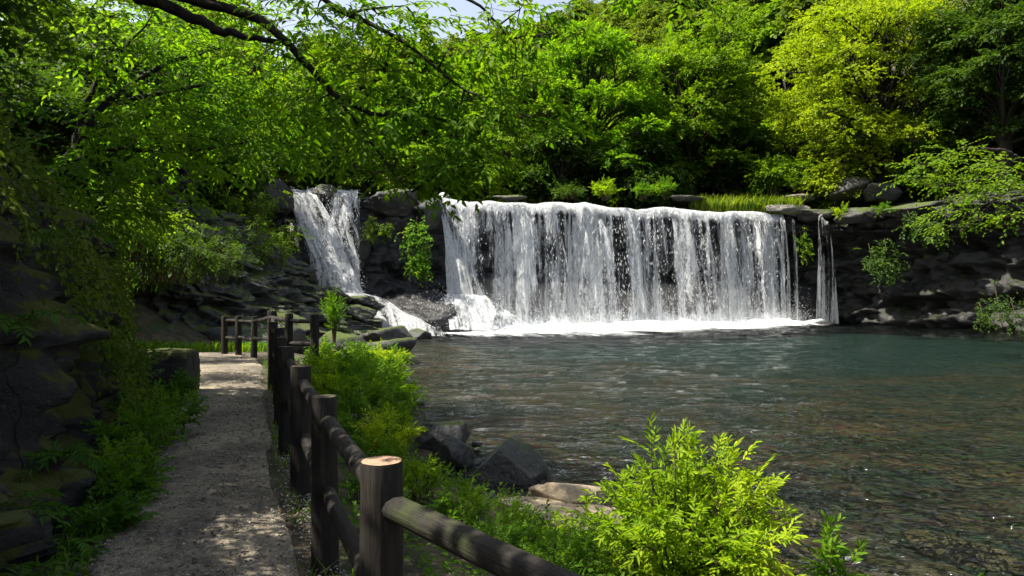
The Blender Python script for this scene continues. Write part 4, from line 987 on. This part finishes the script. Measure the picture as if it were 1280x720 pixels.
# ------------------------------------------------------------------ shrubs, ferns, grass
def shrub(name, label, cat, base, h, R, seed, leaf, nst=14, ntw=9, K=8, L=.06, Wd=.022, Lt=.22, group=None, up=.55, droop=.12, ang=50, shape=6, lean=(0, 0), stem=None, spread=.12, nj=.45):
    rng = np.random.default_rng(seed); t = thing(name, label, cat, tuple(base), group)
    g = Geo(); O, D = [], []
    for i in range(nst):
        a = rng.uniform(0, 6.283); q = rng.uniform(0, 1)**.6; hh = h*rng.uniform(.62, 1.0)*(1-.35*q*q)
        b0 = np.array([np.cos(a), np.sin(a), 0])*R*spread*rng.uniform(0, 1)
        e = np.array([np.cos(a)*R*q+lean[0], np.sin(a)*R*q+lean[1], hh]); md = b0*.5+e*.5+np.array([0, 0, .10*h])-np.array([np.cos(a), np.sin(a), 0])*R*q*.12
        c = curve([b0-np.array([0, 0, .08]), md, e], 10); tube(g, c, np.linspace(.011*h+.002, .0015*h+.0008, 10), 5)
        tw = rng.uniform(.28, 1, ntw)
        for tq in tw:
            p0 = np.array([np.interp(tq*9, np.arange(10), c[:, k]) for k in range(3)])
            dv = nrm(np.array([np.cos(a)*.4, np.sin(a)*.4, up])+rng.normal(0, .55, 3)); O.append(p0); D.append(dv)
        O.append(c[-1]); D.append(nrm(c[-1]-c[-3]))
    O = np.array(O); D = np.array(D); lt = Lt*rng.uniform(.6, 1.25, len(O))
    for i in range(len(O)):
        e = O[i]+D[i]*lt[i]; tube(g, [O[i], (O[i]+e)/2, e-np.array([0, 0, droop*lt[i]])], [.0022, .0016, .0006], 3)
    obj('stems', g.mesh('stems', True), M['twig'] if stem is None else stem, t)
    V, Fc = twig_leaves(O, D, lt, K, L, Wd, rng, droop, ang, nj, shape)
    obj('foliage', mesh_np('foliage', V, [Fc]), M[leaf], t)
    return t

def hz1(x, y): return float(H(np.array([float(x)]), np.array([float(y)]))[0])
# bright foreground bush
shrub('bush', 'bright yellow green bush with narrow leaves at the near shore', 'bush', (1.12, 4.55, -.12), 1.34, .72, 801, 'leaf_bush', 70, 15, 10, .062, .0195, .15, None, .5, .1, 52, spread=.35, nj=.5)
shrub('bush', 'low bright bush joined to the right foot of the big near shore bush', 'bush', (1.5, 4.45, -.12), .62, .24, 802, 'leaf_bush', 18, 12, 9, .06, .019, .15, None, .7, .1, 52, spread=.35)
shrub('sapling', 'small single stem sprig standing by the water right of the bright bush', 'plant', (2.12, 4.5, -.1), .68, .11, 803, 'leaf_bank', 5, 9, 7, .075, .028, .14, None, .6, .1)
shrub('sapling', 'low sprig at the bottom edge far right of the bright bush', 'plant', (2.75, 4.35, -.16), .58, .16, 804, 'leaf_bank', 4, 8, 7, .07, .026, .13, None, .6, .1)
# weeds on the bank between fence and water
bankg = 'leafy weeds on the bank right of the fence'
bp = [(-3.3, 11.6, .75), (-2.9, 11.2, .85), (-2.5, 11.0, .9), (-2.9, 10.3, .8), (-2.4, 10.2, .9), (-2.05, 10.6, .9), (-1.75, 10.2, .75), (-2.5, 9.4, .75), (-2.1, 9.3, .85), (-1.7, 9.4, .75), (-2.0, 8.5, .7), (-1.55, 8.6, .62), (-1.5, 9.0, .42),
      (-1.65, 7.7, .62), (-1.55, 8.0, .45), (-1.35, 7.1, .6), (-1.4, 7.3, .42), (-1.3, 6.3, .4), (-1.2, 6.6, .36), (-.75, 5.7, .42), (-.35, 5.7, .33), (-.4, 5.2, .42), (0.0, 5.3, .42), (.3, 5.0, .42), (.1, 4.7, .4), (.55, 4.9, .45), (.45, 4.4, .45), (.8, 4.4, .5),
      (-3.0, 12.6, .9), (-2.5, 12.4, .9), (-2.3, 13.2, .7), (-3.6, 13.4, .8), (-3.2, 14.6, .7), (-.1, 4.3, .35), (.25, 3.9, .35), (-1.9, 11.8, .7), (-1.15, 5.2, .3), (-.8, 4.6, .3), (-2.7, 15.5, .8), (-3.2, 16.5, .9), (-3.6, 15.6, .9), (-2.5, 14.2, .7), (-3.9, 17.2, .8), (-2.9, 17.6, .7), (-3.4, 18.6, .8), (-4.2, 19, .7), (-4.4, 15.5, .8)]
wproto = []
for i in range(4):
    wproto.append(shrub('weed', 'bright leafy weed among the dense growth on the bank beside the fence', 'plant', (0, 0, -50), .8, .42, 820+i, 'leaf_bank' if i < 3 else 'leaf_bush', 16, 8, 8, .062+.01*(i % 2), .026, .17, bankg, .6, .15, 52, spread=.5))
rng = np.random.default_rng(3); used = set()
for i, (x, y, h) in enumerate(bp):
    k_ = i % 4; loc = (x, y, hz1(x, y)-.03); s_ = h/.8; s3 = (s_*1.05, s_*1.05, s_)
    lab = None
    if y < 5.6 and x > -.6: lab = 'low leafy weed below the slanting near rail, left of the bright bush'
    elif y > 12: lab = 'leafy weed behind the far right fence posts by the pool edge'
    elif x > -1.4 and y < 9: lab = 'leafy weed on the bank close to the grey boulders'
    if k_ not in used:
        used.add(k_); w = wproto[k_]; w.location = loc; w.scale = s3
        if lab: w['label'] = lab
    else:
        dup(wproto[k_], loc, rng.uniform(0, 6.28), s3, lab or 'bright leafy weed among the dense growth on the bank beside the fence')
shrub('weed', 'tall feathery green tuft in front of the rock stack by left cascade', 'plant', (at(418, 430, 22)[0], 22, .55), 1.7, .4, 841, 'leaf_bank', 16, 7, 8, .13, .03, .35, None, 1.2, .1, 30)
# lip plants
for px, py, d, h, R, lf, lab in [(758, 247, 47.5, 1.3, .9, 'leaf_bush', 'bright yellow round bush on the lip of the main fall'), (805, 246, 50, 1.0, .8, 'leaf_bank', 'small green bush just right of the bright yellow one on the lip'),
                                 (832, 246, 51, 1.4, .7, 'leaf_bank', 'upright green bush on the lip at the middle of the fall'), (968, 242, 54, 2.6, 1.2, 'leaf_bank', 'tall pale green shrub behind the long grass on the ledge'),
                                 (1000, 244, 53, 2.2, 1.2, 'leaf_mid', 'leafy shrub between the long grass and the rock face'), (715, 246, 49, .8, 1.0, 'leaf_dark', 'low dark plant behind the left lip of fall')]:
    c = at(px, py, d); shrub('bush', lab, 'bush', (c[0], d, max(c[2]-.1, 8.1)), h, R, 850+int(px), lf, 26, 7, 7, .2, .07, .38, shape=4, spread=.4)
def grass_mesh(P, Hh, rng, w=.02, bend=.5):
    n = len(P); a = rng.uniform(0, 6.28, n); dv = np.stack([np.cos(a), np.sin(a), 0*a], -1); sd = np.stack([-np.sin(a), np.cos(a), 0*a], -1)*w
    Hh = Hh[:, None]; be = bend*rng.uniform(.3, 1.2, (n, 1))
    up = np.array([0, 0, 1.0])
    V = np.stack([P-sd, P+sd, P+up*Hh*.55+dv*Hh*be*.3+sd*.8, P+up*Hh*.55+dv*Hh*be*.3-sd*.8, P+up*Hh*(1-.25*be)+dv*Hh*be], 1).reshape(-1, 3)
    i = np.arange(n)[:, None]*5
    return V, i+np.array([0, 1, 2, 3]), i+np.array([3, 2, 4])
rng = np.random.default_rng(17)
def tuft(label, pts, hgt, w, mat, name='grass', cat='grass', kind='stuff', bend=.5):
    pts = np.asarray(pts); V, q, t3 = grass_mesh(pts, hgt*rng.uniform(.5, 1.15, len(pts)), rng, w, bend)
    return tag(obj(name, mesh_np(name, V, [q, t3]), mat), label, cat, None, kind)
n = 4200; px = rng.uniform(868, 1000, n); d = rng.uniform(50.5, 54.5, n); P = np.stack([(px-640)/F*d, d, 0*d], -1); P[:, 2] = np.maximum(H(P[:, 0], P[:, 1]), 8.2)
tuft('long sunlit yellow green grass along the ledge above the right half of the fall', P, 1.5, .05, M['grass'])
n = 900; px = rng.uniform(570, 870, n); d = rng.uniform(51, 55, n)+(px-640)/100; P = np.stack([(px-640)/F*d, d, 0*d], -1); P[:, 2] = np.maximum(H(P[:, 0], P[:, 1]), 8.2)
tuft('short grass on the riverbank behind the lip of the fall', P, .6, .05, M['grass'])

# hanging plants on the rocks
def hanging(label, cells, leaf, seed, L=.2, Wd=.12, Lt=.6, K=7, n=40, name='hanging_plant'):
    rng = np.random.default_rng(seed); O, D = [], []
    c0 = at(*cells[0][:3])
    t = thing(name, label, 'plant', tuple(c0)); g = Geo()
    for px, py, d, r in cells:
        c = at(px, py, d)-c0; u = rng.normal(0, .5, (n, 3)); O.append(c+u*np.array([r*.8, r*.5, r])); D.append(np.array([0, -.7, -.5])+rng.normal(0, .6, (n, 3)))
        tube(g, curve([c+np.array([0, .4, r]), c+np.array([0, .1, 0]), c+np.array([.05, -.1, -r])], 6), np.linspace(.03, .01, 6), 4)
    O = np.concatenate(O); D = nrm(np.concatenate(D))
    V, Fc = twig_leaves(O, D, Lt*rng.uniform(.6, 1.3, len(O)), K, L, Wd, rng, .35, 55, .5, 4)
    obj('stems', g.mesh('stems', True), M['twig'], t); obj('foliage', mesh_np('foliage', V, [Fc]), M[leaf], t); return t
hanging('bright green plant hanging down the dark rock left of the main fall', [(520, 285, 40.1, .7), (527, 305, 39.9, .7), (518, 325, 39.8, .6), (530, 335, 39.8, .5), (512, 295, 40, .5)], 'leaf_bank', 871, .2, .13, .5)
hanging('pair of narrow green fern strands under the overhanging rock', [(465, 278, 39.9, .45), (464, 292, 39.9, .4), (482, 285, 39.9, .4)], 'leaf_mid', 872, .17, .08, .4, n=26)
hanging('large shaded green plant clinging to the right cliff face', [(1090, 320, 45.9, .9), (1110, 316, 45.1, 1.0), (1112, 336, 44.8, .8), (1098, 330, 45.3, .8)], 'leaf_dark', 873, .2, .14, .6)  # dim leaf set puts the cliff's shade into the foliage colour
hanging('green plant on the wet wall between the thin trickles', [(1003, 298, 50.4, .7), (1006, 310, 50.3, .7)], 'leaf_mid', 874, .2, .1, .4, n=24)
hanging('dark bluish shrub hanging from the ledge beside the leaning right tree', [(1150, 282, 42.8, .9), (1165, 288, 41.8, .8), (1140, 276, 43.3, .7)], 'leaf_dark', 875, .22, .13, .6)
hanging('dark ivy low on the right cliff near the water', [(1250, 385, 38, 1.2), (1270, 395, 37, 1.0), (1230, 395, 39.3, .8)], 'leaf_dark', 876, .17, .1, .5)
c = at(1052, 275, 47.6); shrub('fern', 'bright upright fern on the right ledge lip', 'fern', tuple(c), 1.1, .55, 881, 'leaf_bush', 14, 5, 8, .16, .05, .3, shape=4, spread=.3)
c = at(1105, 268, 45.3); shrub('fern', 'small pale fern on the ledge above the clinging plant', 'fern', tuple(c), .6, .7, 882, 'leaf_bank', 12, 4, 7, .16, .05, .3, shape=4, spread=.3)

# ferns and leafy plants on the left
def fern(name, label, base, nfr, Lf, seed, leaf='leaf_fern', L=.08, Wd=.025, group=None, K=20, aim=None):
    rng = np.random.default_rng(seed); t = thing(name, label, 'fern', tuple(base), group); g = Geo()
    a = rng.uniform(0, 6.28, nfr) if aim is None else aim+rng.normal(0, .8, nfr)
    D = np.stack([np.cos(a), np.sin(a), rng.uniform(.35, 1.0, nfr)], -1); O = np.zeros((nfr, 3)); lt = Lf*rng.uniform(.7, 1.15, nfr)
    D = nrm(D)
    V, Fc = twig_leaves(O, D, lt, K, L, Wd, rng, .55, 72, .2, 6, .18)
    for i in range(nfr):
        tq = np.linspace(0, 1, 7)[:, None]; c = D[i]*lt[i]*tq; c[:, 2] -= .55*lt[i]*tq[:, 0]**2; tube(g, c, np.linspace(.004, .001, 7), 4)
    obj('stems', g.mesh('stems', True), M['twig'], t); obj('fronds', mesh_np('fronds', V, [Fc]), M[leaf], t); return t
fl = [(-2.45, 3.35, .58, 9, .55, 'fern at the bottom left corner nearest the camera'), (-2.75, 3.6, .9, 8, .5, 'dark fern hanging on the cliff at the left picture edge'), (-2.6, 4.1, .6, 9, .45, 'fern at the left path edge behind the nearest corner fern'),
      (-3.05, 4.7, 1.0, 8, .45, 'fern on the mossy cliff foot above the left path edge'), (-4.3, 6.3, 2.6, 10, .6, 'fern on the top of mossy cliff left of the path'), (-5.0, 7.6, 2.8, 10, .6, 'fern on cliff top behind the first cliff fern'), (-3.35, 4.6, 1.9, 9, .5, 'fern hanging halfway up the cliff near the left picture edge'), (-3.75, 5.6, 1.7, 9, .5, 'fern hanging halfway up the cliff above the path plants'), (-4.6, 7.6, 1.7, 9, .5, 'fern hanging on the cliff left of the stone block'), (-5.5, 8.9, 2.2, 9, .55, 'fern high on the cliff left of the stone block')]
for i, (x, y, z, nf, lf, lab) in enumerate(fl): fern('fern', lab, (x, y, z), nf, lf, 890+i)
lp_ = [(-3.0, 5.3, .55, .35, 'leaf_bank'), (-3.3, 5.9, .6, .45, 'leaf_bank'), (-3.5, 6.4, .6, .5, 'leaf_bank'), (-3.55, 7.0, .6, .5, 'leaf_bank'), (-3.95, 7.3, .65, .4, 'leaf_fern'), (-4.15, 7.9, .6, .3, 'leaf_bank'), (-5.05, 8.5, .7, .85, 'leaf_fern'), (-5.3, 9.1, .7, 1.0, 'leaf_fern'), (-4.55, 9.2, .58, .2, 'leaf_bank'), (-2.75, 4.9, .55, .3, 'leaf_bank'), (-4.55, 9.5, .6, .4, 'leaf_fern'), (-2.55, 4.3, .55, .22, 'leaf_fern')]
labs = ['leafy plant at left path edge, third clump up from the camera', 'leafy green clump against the cliff foot left of the path', 'bright leafy clump spilling onto the left path edge', 'bright clump in front of the stone block on path edge', 'broad leafy clump at the cliff foot before the block', 'leafy clump just before the stone block',
        'tall plant between the cliff and the stone block', 'tallest leafy plant left of the stone block', 'low plant at the foot of the stone block', 'sparse low plant at left path edge near the camera', 'small plant touching the stone block side', 'lowest plant at left path edge near the corner ferns']
for i, (x, y, z, h, lf) in enumerate(lp_): shrub('plant', labs[i], 'plant', (x, y, z), h, h*.7, 900+i, lf, 14, 7, 7, .055, .03, .16, None, .5, .15, 55, spread=.5)
# drooping shrubs on the left cliff and bank
for i, (px, py, d, h, R, lf, lab) in enumerate([(320, 320, 27, 2.2, 2.2, 'leaf_mid', 'olive green drooping shrub on the rock bank left of cascade'), (275, 330, 24, 2.0, 1.9, 'leaf_dark', 'dark drooping shrub above the rock bank behind the fence'), (328, 310, 31, 1.6, .9, 'leaf_mid', 'shrub touching the left cascade edge'),
                                               (240, 335, 20.5, 1.6, 1.6, 'leaf_dark', 'dark shrub above the end of the path'), (205, 330, 15.5, 1.4, 1.3, 'leaf_dark', 'shaded shrub on the left cliff behind the block'), (190, 345, 21, .9, 1.0, 'leaf_bank', 'small bright plant on rocks above the path bend'),
                                               (300, 270, 30, 2.4, 2.2, 'leaf_mid', 'upper olive shrub below the leaning bright tree'), (160, 300, 12, 1.2, 1.1, 'leaf_mid', 'shrub on the cliff top under the leaning bright tree')]):
    c = at(px, py, d); shrub('shrub', lab, 'shrub', (c[0], d, c[2]-h*.25), h, R, 920+i, lf, 34, 9, 8, .15 if d > 14 else .09, .05, .4, None, .1, .5, 50, shape=4, spread=.5)
# ivy and moss plants over the near cliff
rng = np.random.default_rng(23); O, D = [], []
n = 1900; y = rng.uniform(2.2, 12, n); z = rng.uniform(1.0, 4.3, n)*rng.uniform(.6, 1, n); xl = np.interp(y, *XL); back = np.interp(z, [.2, .9, 1.9, 2.9, 3.7, 4.5], [-.25, 0, .35, .6, 1.2, 2.4]); keep = fbm(np.stack([y*.9, z*.9, 0*z], -1), 3, 44) > .02
O = np.stack([xl-back*.86+.12, y-back*.3*0, z], -1)[keep]; D = np.array([.6, -.3, -.6])+rng.normal(0, .4, O.shape)
V, Fc = twig_leaves(O, D, .28*rng.uniform(.5, 1.3, len(O)), 7, .06, .035, rng, .4, 55, .5, 6)
tag(obj('ground_cover', mesh_np('ground_cover', V, [Fc]), M['leaf_moss']), 'mossy creeping plants spread over the dark left cliff', 'creeper', None, 'stuff')
# grass and small weeds at path edges
n = 2600; y = rng.uniform(2.8, 15.5, n)**1.0; side = rng.uniform(0, 1, n) < .45
xr = np.interp(y, *XF)+np.abs(rng.normal(0, .16, n))-.10; xl2 = np.interp(y, [3.66, 5.56, 8, 12, 15], [-2.32, -3.12, -3.95, -6.1, -9.5])-np.abs(rng.normal(0, .22, n))+.05
x = np.where(side, xr, xl2); P = np.stack([x, y, H(x, y)], -1); P[:, 2] = np.minimum(P[:, 2], .7)
P = P[fbm(P*1.5, 3, 66)+rng.normal(0, .15, n) > -.02]
tuft('short green grass fringing both edges of the gravel path', P, .16, .005, M['leaf_bank'], bend=.7)
n = 1200; x = rng.uniform(-10.5, -6.4, n); y = 18.2+rng.uniform(0, .9, n); P = np.stack([x, y, H(x, y)], -1)
tuft('strip of grass at the far end of the path below the rock bank', P, .3, .014, M['leaf_bank'], bend=.6)
# bank ground cover
n = 2600; y = rng.uniform(3.4, 13.5, n); a0 = np.interp(y, *XF)+.15; a1 = np.interp(y, *XS)-.25; q = rng.uniform(0, 1, n); x = a0+(a1-a0)*q; P = np.stack([x, y, H(x, y)], -1)
P = P[(a1 > a0) & (fbm(P*1.2, 3, 68) > -.12)]
V, Fc = twig_leaves(P+np.array([0, 0, .02]), rng.normal(0, 1, P.shape)*np.array([.6, .6, .2])+np.array([0, 0, .8]), .2*rng.uniform(.5, 1.4, len(P)), 7, .045, .022, rng, .25, 55, .5, 6)
tag(obj('ground_cover', mesh_np('ground_cover', V, [Fc]), M['leaf_bank']), 'low green ground cover carpeting the bank between fence and water', 'ground cover', None, 'stuff')

# loose gravel and dead leaves
n = 11000; y = 2.6+7.5*rng.uniform(0, 1, n)**1.4; l_ = np.interp(y, [0, 3.66, 5.56, 8, 12], [-.95, -2.32, -3.12, -3.95, -6.1])-.1; r_ = np.interp(y, *XF)+.1
q = rng.uniform(0, 1, n); q = np.where(rng.uniform(0, 1, n) < .5, q, np.where(q < .5, q**2*.6, 1-(1-q)**2*.6)); x = l_+(r_-l_)*q
tq = np.clip((x-np.interp(y, [0, 3.66, 5.56, 8, 12], [-.95, -2.32, -3.12, -3.95, -6.1]))/np.maximum(r_-l_, .1), 0, 1)
P = np.stack([x, y, .624+.03*np.sin(np.pi*tq)], -1); sz = .004+.012*rng.uniform(0, 1, n)**3
V, Fc = blobs(P, sz, sz*.6, rng)
m, nt, out = newmat('gravel'); b = NB(nt); gm = b.n('ShaderNodeNewGeometry')
b.lk(b.principled(b.ramp(gm.outputs['Random Per Island'], [(0, (.06, .055, .05)), (.6, (.17, .16, .145)), (1, (.34, .32, .29))]), .85), out.inputs[0])
tag(obj('gravel', mesh_np('gravel', V, [Fc]), m), 'loose grey gravel scattered over the path', 'gravel', None, 'stuff')
n = 1000; y = 2.6+7*rng.uniform(0, 1, n); l_ = np.interp(y, [0, 3.66, 5.56, 8, 12], [-.95, -2.32, -3.12, -3.95, -6.1]); r_ = np.interp(y, *XF); q = rng.beta(.6, .6, n); x = l_+(r_-l_)*q
V, Fc = leaf_geo(np.stack([x, y, np.full(n, .665)], -1), rng.normal(0, 1, (n, 3))*np.array([1, 1, .15]), np.array([0, 0, 1.])+rng.normal(0, .3, (n, 3)), rng.uniform(.025, .05, n), rng.uniform(.01, .02, n), 6)
m, nt, out = newmat('dead_leaf'); b = NB(nt); gm = b.n('ShaderNodeNewGeometry')
b.lk(b.principled(b.ramp(gm.outputs['Random Per Island'], [(0, (.05, .03, .015)), (.6, (.13, .085, .04)), (1, (.22, .17, .10))]), .8), out.inputs[0])
tag(obj('fallen_leaves', mesh_np('fallen_leaves', V, [Fc]), m), 'dry fallen leaves littering the gravel path', 'leaf litter', None, 'stuff')
